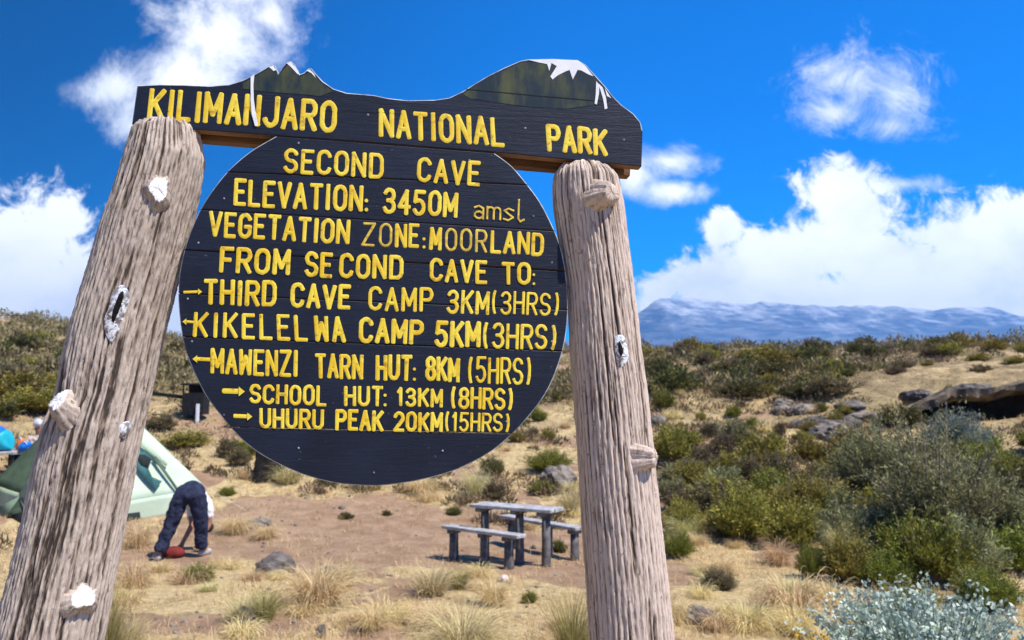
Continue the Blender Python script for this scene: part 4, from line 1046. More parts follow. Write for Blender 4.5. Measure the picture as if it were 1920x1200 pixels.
scatter(34, (1240, 1600), (860, 1030), ['green_mid', 'olive_mid', 'olive_mid', 'greygreen_mid', 'brown_mid'], (.8, 1.5), 'bush in the thicket right of the right post', 'bushes of the right thicket', mind=.4)
scatter(28, (1560, 1960), (850, 1110), ['greygreen_mid', 'green_mid', 'olive_mid'], (.8, 1.5), 'bush in the thicket at the foot of the biggest shrub', 'bushes at the foot of the biggest shrub', mind=.4)
scatter(10, (960, 1090), (660, 900), ['green_mid', 'brown_mid', 'olive_mid'], (.4, .9), 'bush seen in the gap between round board and right post', 'bushes in the gap beside the round board')
for k in range(16):
    x_, y_ = rng.uniform(CAVE[0] - .5, CAVE[1]), rng.uniform(CAVE[2] + .6, CAVE[3] + .5); w = rng.uniform(.35, .9)
    bush(['dark_far', 'brown_far', 'olive_far', 'greygreen_mid'][k % 4], (x_, y_, float(hz(x_, y_, False)) + .02), w, w * rng.uniform(.4, .65), 'small bush growing on the rock shelf over the cave', 'bushes on the cave roof')
def tus_scatter(n, pxr, rowr, kinds, w, h, label, group):
    for _ in range(n):
        px, py = rng.uniform(*pxr), rng.uniform(*rowr); q = ground_at(px, py)
        if dirt_mask(np.array([q[0]]), np.array([q[1]]))[0] > .6: continue
        s = FPX / q[1]; f = rng.uniform(.6, 1.2); tus(kinds[rng.randint(len(kinds))], px, py, w * s * f, h * s * f, label, group)
tus_scatter(80, (180, 1110), (880, 1195), ['straw', 'straw_low', 'mixed', 'straw_low'], .5, .16, 'straw grass tuft beside the bare clearing', 'straw tufts around the clearing')
tus_scatter(50, (1240, 1620), (1000, 1195), ['straw', 'straw_low', 'mixed'], .5, .18, 'straw grass tuft in the dry grass right of the right post', 'straw tufts right of the right post')
tus_scatter(60, (380, 1960), (700, 900), ['straw', 'straw_low', 'mixed'], .6, .22, 'straw grass tuft on the rising slope', 'straw tufts on the slope')

# dry grass mat: nobody could count it
def grass_mat():
    rg = np.random.RandomState(77); N = 26000
    r = 6.0 + 24 * rg.rand(N) ** 1.5; az = rg.uniform(-.80, .78, N); x = r * np.sin(az); y = r * np.cos(az)
    dmk = dirt_mask(x, y); clump = fbm(x * 2.1, y * 2.1, 3, 61)
    keep = (rg.rand(N) < np.where(dmk > .5, .11, np.clip((clump - .30) * 4, .15, 1))) & ~((x > CAVE[0] - 1) & (x < CAVE[1]) & (y > CAVE[2] - .5) & (y < CAVE[3] + .5))
    x, y = x[keep], y[keep]; n = len(x); K = 11
    z = hz(x, y)
    bx = np.repeat(x, K) + rg.normal(0, .05, n * K); by = np.repeat(y, K) + rg.normal(0, .05, n * K); bz = np.repeat(z, K) - .004
    sc = np.repeat(np.clip(np.hypot(x, y) / 12, .7, 2.0), K)
    az_ = rg.uniform(0, 6.28, n * K); el = np.clip(rg.normal(.65, .38, n * K), .08, 1.4); L = rg.uniform(.05, .16, n * K) * (0.8 + .25 * sc)
    d1 = np.stack([np.cos(az_) * np.cos(el), np.sin(az_) * np.cos(el), np.sin(el)], 1) * (L * .6)[:, None]
    e2 = el - .6; d2 = np.stack([np.cos(az_) * np.cos(e2), np.sin(az_) * np.cos(e2), np.sin(e2)], 1) * (L * .5)[:, None]
    p0 = np.stack([bx, by, bz], 1); p1 = p0 + d1; p2 = p1 + d2; p2[:, 2] = np.maximum(p2[:, 2], bz + .008)
    S = np.stack([-np.sin(az_), np.cos(az_), np.zeros(n * K)], 1) * (.0032 * sc)[:, None]
    V = np.stack([p0 - S, p0 + S, p1 + S * .8, p1 - S * .8, p2], 1).reshape(-1, 3); bb = np.arange(n * K) * 5
    F = np.concatenate([np.stack([bb, bb + 1, bb + 2], 1), np.stack([bb, bb + 2, bb + 3], 1), np.stack([bb + 3, bb + 2, bb + 4], 1)])
    t = np.repeat(np.clip(np.repeat(clump[keep], K) * .9 + rg.normal(0, .2, n * K), 0, 1), 5)
    o = link_mesh('dry_grass', np_mesh('dry_grass', V, F, M['straw'], False, t)); tag(o, 'mat of short dry straw grass covering the ground', 'grass', kind='stuff')
grass_mat()
def far_scrub():
    rg = np.random.RandomState(88); N = 5200
    r = rg.uniform(26, 95, N); az = rg.uniform(-.78, .78, N); x = r * np.sin(az); y = r * np.cos(az)
    pxs = 960 + FPX * x / y; left = x / y < -.2
    dens = np.where(left, .85, sst(fbm(x * .13, y * .13, 3, 91), .38, .55) * .8 + sst(r, 36, 44) * .5)
    k = rg.rand(N) < dens; x, y = x[k], y[k]; n = len(x); K = 60
    w = rg.uniform(.3, .9, n); h = w * rg.uniform(.5, .9, n); z = hz(x, y)
    a = rg.uniform(0, 6.28, (n, K)); c = rg.rand(n, K); rad = np.sqrt(1 - c ** 2) * rg.uniform(.6, 1.05, (n, K))
    P_ = np.stack([x[:, None] + np.cos(a) * rad * w[:, None], y[:, None] + np.sin(a) * rad * w[:, None], z[:, None] + c * h[:, None] * rg.uniform(.7, 1.05, (n, K))], -1).reshape(-1, 3)
    D = np.stack([np.cos(a) * rad * .7, np.sin(a) * rad * .7, c + .25], -1).reshape(-1, 3) + rg.normal(size=(n * K, 3)) * .4
    t = (np.repeat(rg.rand(n), K) * .7 + rg.rand(n * K) * .3)
    me = leaves_mesh('moorland_scrub', P_, D, .20, .042, t, M['moor'], rg)
    tag(link_mesh('moorland_scrub', me), 'low heath scrub covering the far slopes', 'scrub', kind='stuff')
def low_heather():
    rg = np.random.RandomState(99); N = 5200
    r = rg.uniform(12.5, 46, N); az = rg.uniform(-.78, .78, N); x = r * np.sin(az); y = r * np.cos(az)
    k = (rg.rand(N) < np.clip((fbm(x * .5, y * .5, 3, 95) - .30) * 3.6, .08, .95)) & (dirt_mask(x, y) < .75) & ~((x > CAVE[0] - .6) & (x < CAVE[1]) & (y > CAVE[2] - 1) & (y < CAVE[3] + 1))
    k &= ~((x > -9.6) & (x < -4.0) & (y > 11.5) & (y < 16))
    x, y = x[k], y[k]; n = len(x); K = 46
    w = rg.uniform(.12, .42, n) * np.clip(np.hypot(x, y) / 22, .7, 1.4); h = w * rg.uniform(.35, .8, n); z = hz(x, y)
    a = rg.uniform(0, 6.28, (n, K)); c = rg.rand(n, K); rad = np.sqrt(1 - c ** 2) * rg.uniform(.5, 1.1, (n, K))
    P_ = np.stack([x[:, None] + np.cos(a) * rad * w[:, None], y[:, None] + np.sin(a) * rad * w[:, None], z[:, None] + c * h[:, None] * rg.uniform(.6, 1.05, (n, K))], -1).reshape(-1, 3)
    D = np.stack([np.cos(a) * rad * .7, np.sin(a) * rad * .7, c + .35], -1).reshape(-1, 3) + rg.normal(size=(n * K, 3)) * .4
    t = np.clip(np.repeat(rg.rand(n), K) * .75 + rg.rand(n * K) * .25, 0, 1)
    tag(link_mesh('low_heather', leaves_mesh('low_heather', P_, D, .12, .016, t, M['heather'], rg)), 'low brown heather and dead tufts dotted over the slopes', 'heather', kind='stuff')
M['heather'] = foliage('brown_heather', (0.085, 0.072, 0.03), (0.36, 0.27, 0.14), .2)
low_heather()
M['moor'] = foliage('moor_scrub', (0.10, 0.085, 0.035), (0.36, 0.29, 0.14), .2)
far_scrub()

# ---------------------------------------------------------------- rocks, stump, cave ledge
def rock_mesh(name, seed, mat, sx, sy, sz, amp=.28, sub_=4, flat=0.0):
    bm = bmesh.new(); bmesh.ops.create_icosphere(bm, subdivisions=sub_, radius=1)
    P_ = np.array([v.co[:] for v in bm.verts])
    d = (fbm(P_[:, 0] * 1.3 + P_[:, 2] * .7 + 9, P_[:, 1] * 1.3 - P_[:, 2] * .9 + 5, 4, seed) - .45) * amp * 3 + (fbm(P_[:, 0] * 4 + P_[:, 2] * 3, P_[:, 1] * 4 + 3, 3, seed + 2) - .45) * amp
    cell = np.round(d * 5) / 5 * .5 + d * .5
    P_ = P_ * (1 + cell)[:, None] * np.array([sx, sy, sz])
    for v, p in zip(bm.verts, P_): v.co = p
    return bm_mesh(name, bm, M[mat], False)
def rock(px, py, w, h, mat, label, seed, name='boulder', cat='rock', depth=None):
    q = ground_at(px, py) if py < 1199 else at(px, py, 6.5); s = q[1] / FPX
    o = bpy.data.objects.new(name, rock_mesh(name, seed, mat, w * s / 2, (depth or w * .8) * s / 2, h * s * .75)); COL.objects.link(o)
    o.location = (q[0], q[1] + w * s * .3, q[2] + h * s * .15); o.rotation_euler = (0, 0, seed); tag(o, label, cat); return o
rock(1050, 912, 75, 42, 'rock', 'pale grey boulder behind the picnic table beside the right post', 1)
rock(1575, 830, 110, 36, 'rock', 'flat grey rock left of the large grey-green shrubs', 2)
rock(1625, 790, 90, 22, 'rock', 'low grey rock slab on the slope above the flat grey rock', 3)
rock(1510, 775, 60, 20, 'rock', 'dark grey stone on the pale slope under the dark olive bush', 4)
rock(1235, 800, 45, 22, 'rock', 'small grey rock next to the right post on the pale slope', 5)
rock(945, 1092, 17, 13, 'rock_pink', 'small pale pink stone in front of the picnic table', 6, 'stone', 'stone')
rock(510, 1078, 75, 36, 'rock_dark', 'dark grey lava rock in the clearing right of the round green bush', 7)
rock(480, 990, 60, 16, 'rock', 'flat grey rock half sunk in the clearing right of the bending person', 8)
rock(615, 1085, 45, 22, 'rock_dark', 'dark rock half buried behind the large straw tussock', 9)
rock(455, 1170, 45, 26, 'rock_dark', 'dark rock under the green tuft in the left foreground', 10)
rock(600, 1195, 24, 22, 'rock', 'small grey stone at the bottom edge left of the centre', 11, 'stone', 'stone')
rock(640, 955, 14, 6, 'rock_dark', 'tiny dark stone on the bare ground under the round board', 12, 'stone', 'stone')
rock(1000, 1030, 12, 7, 'rock_dark', 'tiny dark stone beside the rear bench', 13, 'stone', 'stone')
rock(1320, 1170, 80, 26, 'rock_dark', 'dark low rock in the straw right of the right post', 14)
PEB = [rock_mesh('pebble', 40 + i, 'rock', .04, .035, .025, .25, 2) for i in range(3)]
for k in range(150):
    px, py = rng.uniform(230, 1110), rng.uniform(925, 1195)
    q = ground_at(px, py); o = bpy.data.objects.new('pebble', PEB[k % 3]); COL.objects.link(o); o.location = (q[0], q[1], q[2] + .004); o.rotation_euler = (0, 0, rng.uniform(0, 6)); s = rng.uniform(.25, .85); o.scale = (s, s, s)
    tag(o, 'small grey pebble lying on the bare clearing', 'pebble', 'pebbles on the clearing')
SLP = [rock_mesh('slope_stone', 60 + i, 'rock', .22, .18, .09, .3, 3) for i in range(3)]
for k in range(9):
    px, py = rng.uniform(1440, 1700), rng.uniform(690, 800)
    q = ground_at(px, py); o = bpy.data.objects.new('slope_stone', SLP[k % 3]); COL.objects.link(o); o.location = (q[0], q[1], q[2] + .02); o.rotation_euler = (0, 0, rng.uniform(0, 6)); s = rng.uniform(.5, 1.9); o.scale = (s, s, s)
    tag(o, 'flat grey stone among those strewn over the slope near the cave', 'stone', 'stones on the slope near the cave')
# charred stump
def stump():
    q = ground_at(500, 896); s = q[1] / FPX; bm = bmesh.new(); ns = 22; rings = []
    for k, (h, f) in enumerate(((-.1, 1.45), (.08, 1.2), (.3, 1.0), (.55, .9), (.8, .85), (1.0, .7))):
        ring = []
        for j in range(ns):
            an = 2 * math.pi * j / ns; w = 1 + .22 * math.sin(3 * an + 1) + .12 * math.sin(7 * an + k)
            ring.append(bm.verts.new((math.cos(an) * f * w * 27 * s, math.sin(an) * f * w * 22 * s, h * 55 * s + (.12 * math.sin(5 * an) * 55 * s if k == 5 else 0))))
        rings.append(ring)
    for a_, c_ in zip(rings[:-1], rings[1:]):
        for j in range(ns): bm.faces.new([a_[j], a_[(j + 1) % ns], c_[(j + 1) % ns], c_[j]])
    bm.faces.new(rings[-1])
    o = bpy.data.objects.new('tree_stump', bm_mesh('tree_stump', bm, M['black_stump'])); COL.objects.link(o); o.location = (q[0], q[1], q[2]); tag(o, 'charred black stump under the lower left edge of the round board', 'stump')
stump()
# cave roof: a rock shelf over the hollow in the bank
def ledge():
    x0, x1, y0, y1 = CAVE; nx, ny = 170, 60
    xs = np.linspace(x0 - .9, x1 + 1.2, nx); ys = np.linspace(0, 1, ny); Xc, Tc = np.meshgrid(xs, ys)
    fr = y0 - .75 + (fbm(xs * .5, xs * 0 + 3, 4, 12) - .45) * 1.2 + (vnoise(xs * 5, xs * 0, 18) - .5) * .3; Yc = fr[None, :] + Tc * (y1 + 1.0 - fr[None, :])
    top = hz(Xc, np.maximum(Yc, y0 + .35), False) + .10 + (fbm(Xc * 1.1, Yc * 1.1, 4, 13) - .45) * .30 * (1 - sst(Tc, .6, 1)) - .5 * (1 - sst(Xc, x0 - .9, x0 + .9)); bot = top - .16 - .22 * fbm(Xc * 1.5, Yc * 1.5, 3, 14) + .10 * (1 - sst(Tc, 0, .1))
    bot = bot - (fbm(Xc * 1.7, Yc * 2, 3, 19) - .35) * .30; top = top + (fbm(Xc * 3.1, Yc * 3, 3, 23) - .45) * .16
    bot = np.where(Tc > .85, bot - .5, bot); top = top - .35 * sst(Tc, .88, 1)
    V = np.vstack([np.stack([Xc.ravel(), Yc.ravel(), top.ravel()], 1), np.stack([Xc.ravel(), Yc.ravel(), bot.ravel()], 1)]); N = nx * ny; F = []
    for i in range(ny - 1):
        for j in range(nx - 1):
            a = i * nx + j; F.append((a, a + 1, a + nx + 1, a + nx)); F.append((N + a, N + a + nx, N + a + nx + 1, N + a + 1))
    for j in range(nx - 1): F.append((j, N + j, N + j + 1, j + 1)); a = (ny - 1) * nx + j; F.append((a, a + 1, N + a + 1, N + a))
    for i in range(ny - 1): a = i * nx; F.append((a, a + nx, N + a + nx, N + a)); a = i * nx + nx - 1; F.append((a, N + a, N + a + nx, a + nx))
    tag(link_mesh('rock_ledge', np_mesh('rock_ledge', V, F, [M['ground'], M['ledge']], False, np.full(len(V), .42), [0 if (k % 2 == 0 and k < 2 * (nx - 1) * (ny - 1) and k // 2 // (nx - 1) > 3) else 1 for k in range(len(F))])), 'grey rock shelf roofing the dark cave mouth at the right edge', 'cave')
M['ledge'] = simple('ledge_rock', (0.05, 0.042, 0.036), (0.20, 0.155, 0.105), 2.6, .95, .7, .06)
ledge()
LIP = [rock_mesh('lip_rock', 80 + i, 'rock_dark', .34, .26, .15, .34, 3) for i in range(3)]
for k in range(22):
    x_ = rng.uniform(CAVE[0] - 3.2, CAVE[1] + .3); y_ = CAVE[2] - rng.uniform(-.2, 1.0) - (.4 if x_ < CAVE[0] else 0); s = rng.uniform(.5, 1.5)
    zz = float(hz(x_, CAVE[2] + .45, False)) + .02 if x_ > CAVE[0] else float(hz(x_, y_, False)) + .03
    if x_ > CAVE[0]: y_ = CAVE[2] + rng.uniform(-.15, .8)
    o = bpy.data.objects.new('lip_rock', LIP[k % 3]); COL.objects.link(o); o.location = (x_, y_, zz); o.rotation_euler = (0, 0, rng.uniform(0, 6)); o.scale = (s, s, s)
    tag(o, 'brown rock along the rim of the dark cave mouth', 'rock', 'rocks along the cave rim')
bpx('dark_mid', 1690, 800, 120, 60, 'dark bush beside the left end of the cave mouth')

# ---------------------------------------------------------------- picnic table and benches
def rbox(bm, c, ax, size, bev=0.006):
    """box with local axes ax (3 unit vectors) and full sizes"""
    r = bmesh.ops.create_cube(bm, size=1.0); vs = r['verts']
    for v in vs: v.co = Vector(np.array(c) + sum(ax[i] * (v.co[i] * size[i]) for i in range(3)))
    es = list({e for v in vs for e in v.link_edges}); bmesh.ops.bevel(bm, geom=es, offset=bev, segments=1, affect='EDGES')
def furniture(name, pl, pr, ztop, depth, label, cat, legs, nplank, legw):
    pl = np.array(pl); pr = np.array(pr); u = pr - pl; ln = np.linalg.norm(u[:2]); u = np.array([u[0], u[1], 0]) / ln; v = np.array([-u[1], u[0], 0]); k = np.array([0, 0, 1.0])
    mid = (pl + pr) / 2; g = float(hz(mid[0], mid[1])); o = empty(name, (mid[0], mid[1], g)); tag(o, label, cat)
    ax = (u, v, k); rg = np.random.RandomState(int(ztop * 100))
    for i in range(nplank):
        bm = bmesh.new(); off = (i - (nplank - 1) / 2) * depth / nplank
        rbox(bm, u * rg.uniform(-.02, .02) + v * off + k * (ztop - .02 - g + rg.uniform(-.003, .003)), ax, (ln, depth / nplank - .008, .042)); c = bpy.data.objects.new('top_plank' if cat == 'table' else 'seat_plank', bm_mesh('plank', bm, M['wood_top'])); COL.objects.link(c); c.parent = o
    for f, lw in legs:
        bm = bmesh.new(); rbox(bm, u * (f * ln) + k * (ztop - .066 - g), ax, (.10, depth * .92, .05)); c = bpy.data.objects.new('cross_bar', bm_mesh('cross_bar', bm, M['wood_grey'])); COL.objects.link(c); c.parent = o
        bm = bmesh.new(); zt = ztop - .091 - g; ns = 12; rings = []
        for h, rr_ in ((-.12, 1.1), (.05, 1.05), (zt * .5, .98), (zt, .95)):
            rings.append([bm.verts.new(Vector(u * (f * ln + math.cos(a) * legw * rr_) + v * (math.sin(a) * legw * rr_ * 1.1) + k * h)) for a in [2 * math.pi * j / ns for j in range(ns)]])
        for a_, c_ in zip(rings[:-1], rings[1:]):
            for j in range(ns): bm.faces.new([a_[j], a_[(j + 1) % ns], c_[(j + 1) % ns], c_[j]])
        bm.faces.new(rings[-1]); bm.faces.new(rings[0][::-1])
        c = bpy.data.objects.new('leg', bm_mesh('leg', bm, M['wood_grey'], True)); COL.objects.link(c); c.parent = o
    return o
def on_z(px, py, z): d = ray(px, py); t = (z - 2.0) / d[2]; return EYE + d * t
furniture('picnic_table', on_z(895, 943, .72), on_z(1046, 954, .72), .72, .36, 'grey weathered wooden picnic table on post legs in the clearing', 'table', ((-.40, 0), (.04, 0), (.36, 0)), 3, .055)
furniture('bench', on_z(838, 984, .43), on_z(980, 1003, .43), .43, .19, 'low grey plank bench in front of the picnic table', 'bench', ((-.40, 0), (.02, 0), (.33, 0)), 2, .06)
furniture('bench', on_z(946, 965, .43), on_z(1090, 989, .43), .43, .19, 'low grey plank bench behind the picnic table, its end hidden by the right post', 'bench', ((-.40, 0), (.10, 0), (.42, 0)), 2, .055)

# ---------------------------------------------------------------- tent
TA = at(181, 716, 13.9)
def gz(x, y): return np.array([x, y, float(hz(x, y))])
TF = gz(-6.73, 12.45); TR_ = gz(-5.30, 14.0); TL_ = gz(-8.75, 13.6); TB = gz(-7.4, 15.4)
tent = empty('tent', (float(TF[0] + TR_[0]) / 2 - 1.0, 13.8, float(hz(-7.0, 13.8)))); tag(tent, 'pale green canvas tent half hidden behind the left post', 'tent')
def up(p, h): return p + np.array([0, 0, h])
def tpart(name, polys, mat, thick=0.012, subd=0, parent=None):
    bm = bmesh.new()
    for P_ in polys: bm.faces.new([bm.verts.new(Vector(p)) for p in P_])
    if subd:
        bmesh.ops.subdivide_edges(bm, edges=bm.edges[:], cuts=subd, use_grid_fill=True); bmesh.ops.triangulate(bm, faces=bm.faces[:])
    me = bm_mesh(name, bm, M[mat], True); o = bpy.data.objects.new(name, me); COL.objects.link(o); o.parent = parent or tent
    if parent is None: o.location = -Vector(tent.location)
    md = o.modifiers.new('thickness', 'SOLIDIFY'); md.thickness = thick
    return o
EF, ER, EL, EB = up(TF, .28), up(TR_, .36), up(TL_, .34), up(TB, .3)
def sagpanel(A_, B_, C_, sag, n=14):
    """triangle with a slack bow between its edges"""
    e1, e2 = B_ - A_, C_ - A_; nn = np.cross(e1, e2); nn /= np.linalg.norm(nn); V, F = [], []
    if nn[2] > 0: nn = -nn
    idx = {}
    for i in range(n + 1):
        for j in range(i + 1):
            a = i / n; t = j / i if i else 0; b1, b2, b0 = a * (1 - t), a * t, 1 - a
            idx[i, j] = len(V); V.append(A_ * b0 + B_ * b1 + C_ * b2 + nn * sag * 27 * b0 * b1 * b2 * 1.0 + nn * sag * 1.6 * b1 * b2)
    for i in range(n):
        for j in range(i + 1):
            F.append((idx[i, j], idx[i + 1, j], idx[i + 1, j + 1]))
            if j < i: F.append((idx[i, j], idx[i + 1, j + 1], idx[i, j + 1]))
    return V, F
def tsag(name, A_, B_, C_, mat, sag=.05):
    V, F = sagpanel(A_, B_, C_, sag); me = np_mesh(name, V, F, M[mat], True); o = bpy.data.objects.new(name, me); COL.objects.link(o); o.parent = tent; o.location = -Vector(tent.location)
    md = o.modifiers.new('thickness', 'SOLIDIFY'); md.thickness = .01; return o
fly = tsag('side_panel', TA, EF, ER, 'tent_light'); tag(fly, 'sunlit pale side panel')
tag(tsag('front_panel', TA, EL, EF, 'tent_shade_green'), 'shaded dark green front panel')
tsag('back_panel', TA, ER, EB, 'tent_light'); tsag('back_panel', TA, EB, EL, 'tent_shade_green')
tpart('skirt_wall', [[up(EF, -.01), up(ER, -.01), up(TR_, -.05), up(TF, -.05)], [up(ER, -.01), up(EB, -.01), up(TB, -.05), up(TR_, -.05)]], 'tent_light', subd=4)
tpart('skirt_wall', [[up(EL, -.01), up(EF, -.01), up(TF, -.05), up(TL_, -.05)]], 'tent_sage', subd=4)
def on_plane(px, py, a, c, e, off=.03):
    n = np.cross(c - a, e - a); n /= np.linalg.norm(n)
    if np.dot(n, EYE - a) < 0: n = -n
    d = ray(px, py); t = np.dot(a + n * off - EYE, n) / np.dot(d, n); return EYE + d * t
pl_ = lambda pts, off=.035: [on_plane(x, y, TA, EF, ER, off) for x, y in pts]
tpart('teal_patch', [pl_([(252, 846), (272, 848), (284, 862), (278, 880), (285, 895), (303, 903), (291, 920), (270, 895), (255, 874)])], 'tent_teal')  # irregular dark teal shape laid on the side panel
tpart('teal_patch_dark', [pl_([(253, 852), (272, 853), (283, 862), (277, 878), (264, 872)], .05)], 'tent_dark')  # darker shape on the upper part of the teal one
tpart('seam_strip', [pl_([(286, 858), (292, 856), (332, 914), (330, 919)], .045)], 'tent_shade_green')
tpart('seam_strip', [pl_([(258, 822), (290, 846), (315, 870), (312, 874), (284, 852), (256, 828)], .045)], 'tent_sage')
wl_ = lambda pts: [on_plane(x, y, EF, ER, TR_, .03) for x, y in pts]
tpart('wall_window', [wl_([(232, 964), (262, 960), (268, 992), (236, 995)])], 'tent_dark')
fl_ = lambda pts, off=.05: [on_plane(x, y, TA, EF, EL, off) for x, y in pts]
tag(tpart('door_flap', [fl_([(78, 862), (34, 928), (57, 942), (66, 925)])], 'tent_sage'), 'light sage door flap')
tpart('door_flap', [fl_([(34, 932), (-6, 952), (4, 970), (40, 960)], .06), fl_([(36, 934), (54, 958), (47, 962)], .06)], 'tent_mid')
tpart('door_dark_sheet', [fl_([(36, 934), (58, 945), (62, 990), (8, 985), (20, 955)], .06)], 'tent_dark')  # flat dark sheet painted in for the shade inside the doorway
def cord(name, p, q, parent, r=.006, mat='rope'):
    p, q = np.array(p), np.array(q); me = tubes_mesh(name, p[None], ((p + q) / 2 - [0, 0, .02])[None], q[None], r, r, M[mat], 6); o = bpy.data.objects.new(name, me); COL.objects.link(o); o.parent = parent; o.location = -Vector(parent.location)
cord('guy_rope', ER, gz(-4.55, 13.9), tent); cord('guy_rope', EF, gz(-6.6, 11.6), tent); cord('guy_rope', EL, gz(-9.4, 13.0), tent)

# ---------------------------------------------------------------- people
def skin(name, verts, edges, rad, mat, parent, root=0, lv=2):
    me = bpy.data.meshes.new(name); me.from_pydata([tuple(v) for v in verts], edges, []); me.materials.append(mat)
    o = bpy.data.objects.new(name, me); COL.objects.link(o)
    md = o.modifiers.new('skin', 'SKIN'); md.use_smooth_shade = True
    if not me.skin_vertices: me.attributes
    for i, sv_ in enumerate(me.skin_vertices[0].data):
        r = rad[i]; sv_.radius = r if isinstance(r, tuple) else (r, r); sv_.use_root = (i == root)
    if name in ('trousers', 'shirt'): lv = 4
    s = o.modifiers.new('subdivision', 'SUBSURF'); s.levels = lv; s.render_levels = lv
    if name in ('trousers', 'shirt'):
        tx = bpy.data.textures.get('fold') or bpy.data.textures.new('fold', 'CLOUDS'); tx.noise_scale = .085; tx.noise_depth = 2
        dm_ = o.modifiers.new('folds', 'DISPLACE'); dm_.texture = tx; dm_.strength = .045; dm_.mid_level = .5
    o.parent = parent; o.location = -Vector(parent.location); return o
class Fig:
    def __init__(s): s.v, s.e, s.r = [], [], []
    def add(s, p, r, par=None):
        s.v.append(np.array(p, float)); s.r.append(r)
        if par is not None: s.e.append((par, len(s.v) - 1))
        return len(s.v) - 1
    def chain(s, par, *pr):
        for p, r in pr: par = s.add(p, r, par)
        return par
def fingers(f, wrist, w, direction, side):
    """palm and five fingers from a wrist vertex"""
    w = np.array(w); d = np.array(direction, float); d /= np.linalg.norm(d); s = np.array(side, float); s -= d * np.dot(s, d); s /= np.linalg.norm(s); n = np.cross(d, s)
    palm = f.add(w + d * .055, .030, wrist)
    for k, (o_, l) in enumerate(((-.032, .060), (-.011, .072), (.011, .068), (.032, .052))):
        b_ = w + d * .09 + s * o_; f.chain(palm, (b_, .010), (b_ + d * l * .5 + n * .012, .009), (b_ + d * l * .85 + n * .032, .0075))
    f.chain(palm, (w + d * .05 - s * .045, .011), (w + d * .085 - s * .055 + n * .015, .009))
pers = empty('person', (-4.3, 10.8, float(hz(-4.3, 10.8)))); tag(pers, 'person in dark blue trousers bending far forward beside the tent, seen from behind', 'person')
gl, gr = float(hz(-4.6, 10.6)), float(hz(-4.16, 10.95))
f = Fig()
pv = f.add((-4.29, 10.80, .875), .125)
bl = f.chain(pv, ((-4.27, 10.97, .86), .12), ((-4.365, 11.14, .74), .13)); ch = f.chain(bl, ((-4.34, 11.25, .62), .125)); nk = f.chain(ch, ((-4.34, 11.34, .49), .055)); hd = f.chain(nk, ((-4.34, 11.40, .42), .085), ((-4.34, 11.43, .33), .092), ((-4.34, 11.44, .25), .07))
f.chain(hd - 1, ((-4.27, 11.335, .33), .022))
for sx, hip, knee, ank, toe in ((-1, (-4.40, 10.78, .80), (-4.50, 10.73, .44), (-4.60, 10.62, gl + .09), (-4.69, 10.74, gl + .035)), (1, (-4.19, 10.80, .80), (-4.155, 10.86, .45), (-4.165, 10.95, gr + .09), (-4.12, 11.13, gr + .035))):
    f.chain(pv, (hip, .105), (knee, .065), (ank, .045), (toe, .035))
ws = []
for sx, sh, el_, wr in ((-1, (-4.45, 11.24, .60), (-4.36, 11.10, .38), (-4.43, 10.98, .17)), (1, (-4.21, 11.24, .62), (-4.18, 11.24, .38), (-4.26, 11.16, .17))):
    w = f.chain(ch, (sh, .062), (el_, .042), (wr, .028)); fingers(f, w, wr, np.array([-.25, -.15, -1]) if sx < 0 else np.array([-.3, 0, -1]), np.array([1., -.3, 0]))
skin('body', f.v, f.e, f.r, M['skin'], pers)
f = Fig(); pv = f.add((-4.29, 10.80, .872), (.165, .165)); f.chain(pv, ((-4.275, 10.93, .88), .142))
for hip, thigh, knee, shin, ank in (((-4.385, 10.78, .80), (-4.44, 10.75, .62), (-4.50, 10.73, .44), (-4.55, 10.68, .25), (-4.60, 10.62, gl + .09)), ((-4.195, 10.80, .80), (-4.17, 10.83, .62), (-4.155, 10.86, .45), (-4.16, 10.90, .26), (-4.165, 10.95, gr + .09))):
    f.chain(pv, (hip, .140), (thigh, .122), (knee, .098), (shin, .090), (ank, .086))
skin('trousers', f.v, f.e, f.r, M['denim'], pers)
f = Fig(); a_ = f.add((-4.275, 10.955, .868), .137); c_ = f.chain(a_, ((-4.365, 11.14, .745), .148), ((-4.34, 11.25, .625), .142)); f.chain(c_, ((-4.325, 11.32, .53), .075))
for sh, el_ in (((-4.45, 11.24, .60), (-4.38, 11.15, .43)), ((-4.21, 11.24, .62), (-4.185, 11.24, .43))): f.chain(c_, (sh, .085), (el_, .068))
skin('shirt', f.v, f.e, f.r, M['shirt'], pers)
f = Fig(); a_ = f.add((-4.34, 11.445, .335), .097); f.chain(a_, ((-4.20, 11.455, .25), .08)); skin('hair', f.v, f.e, f.r, M['hair'], pers)
for ank, toe in (((-4.60, 10.62, gl + .05), (-4.70, 10.75, gl + .04)), ((-4.165, 10.95, gr + .05), (-4.12, 11.14, gr + .04))):
    f = Fig(); a_ = np.array(ank); t_ = np.array(toe); d_ = (t_ - a_); i0 = f.add(a_ - d_ * .25, .042); f.chain(i0, (a_ + d_ * .35, .052), (a_ + d_ * .8, .05), (t_ + d_ * .08, .035)); skin('shoe', f.v, f.e, f.r, M['shoe'], pers)
# red bag under the hands
q = gz(-4.50, 10.86); me = rock_mesh('bag', 31, 'red', .15, .10, .085, .10, 4)
for p_ in me.polygons: p_.use_smooth = True
bag = bpy.data.objects.new('cloth_bag', me); COL.objects.link(bag); bag.location = (q[0], q[1], q[2] + .06); tag(bag, 'dark red bag on the ground between the feet of the bending person', 'bag')

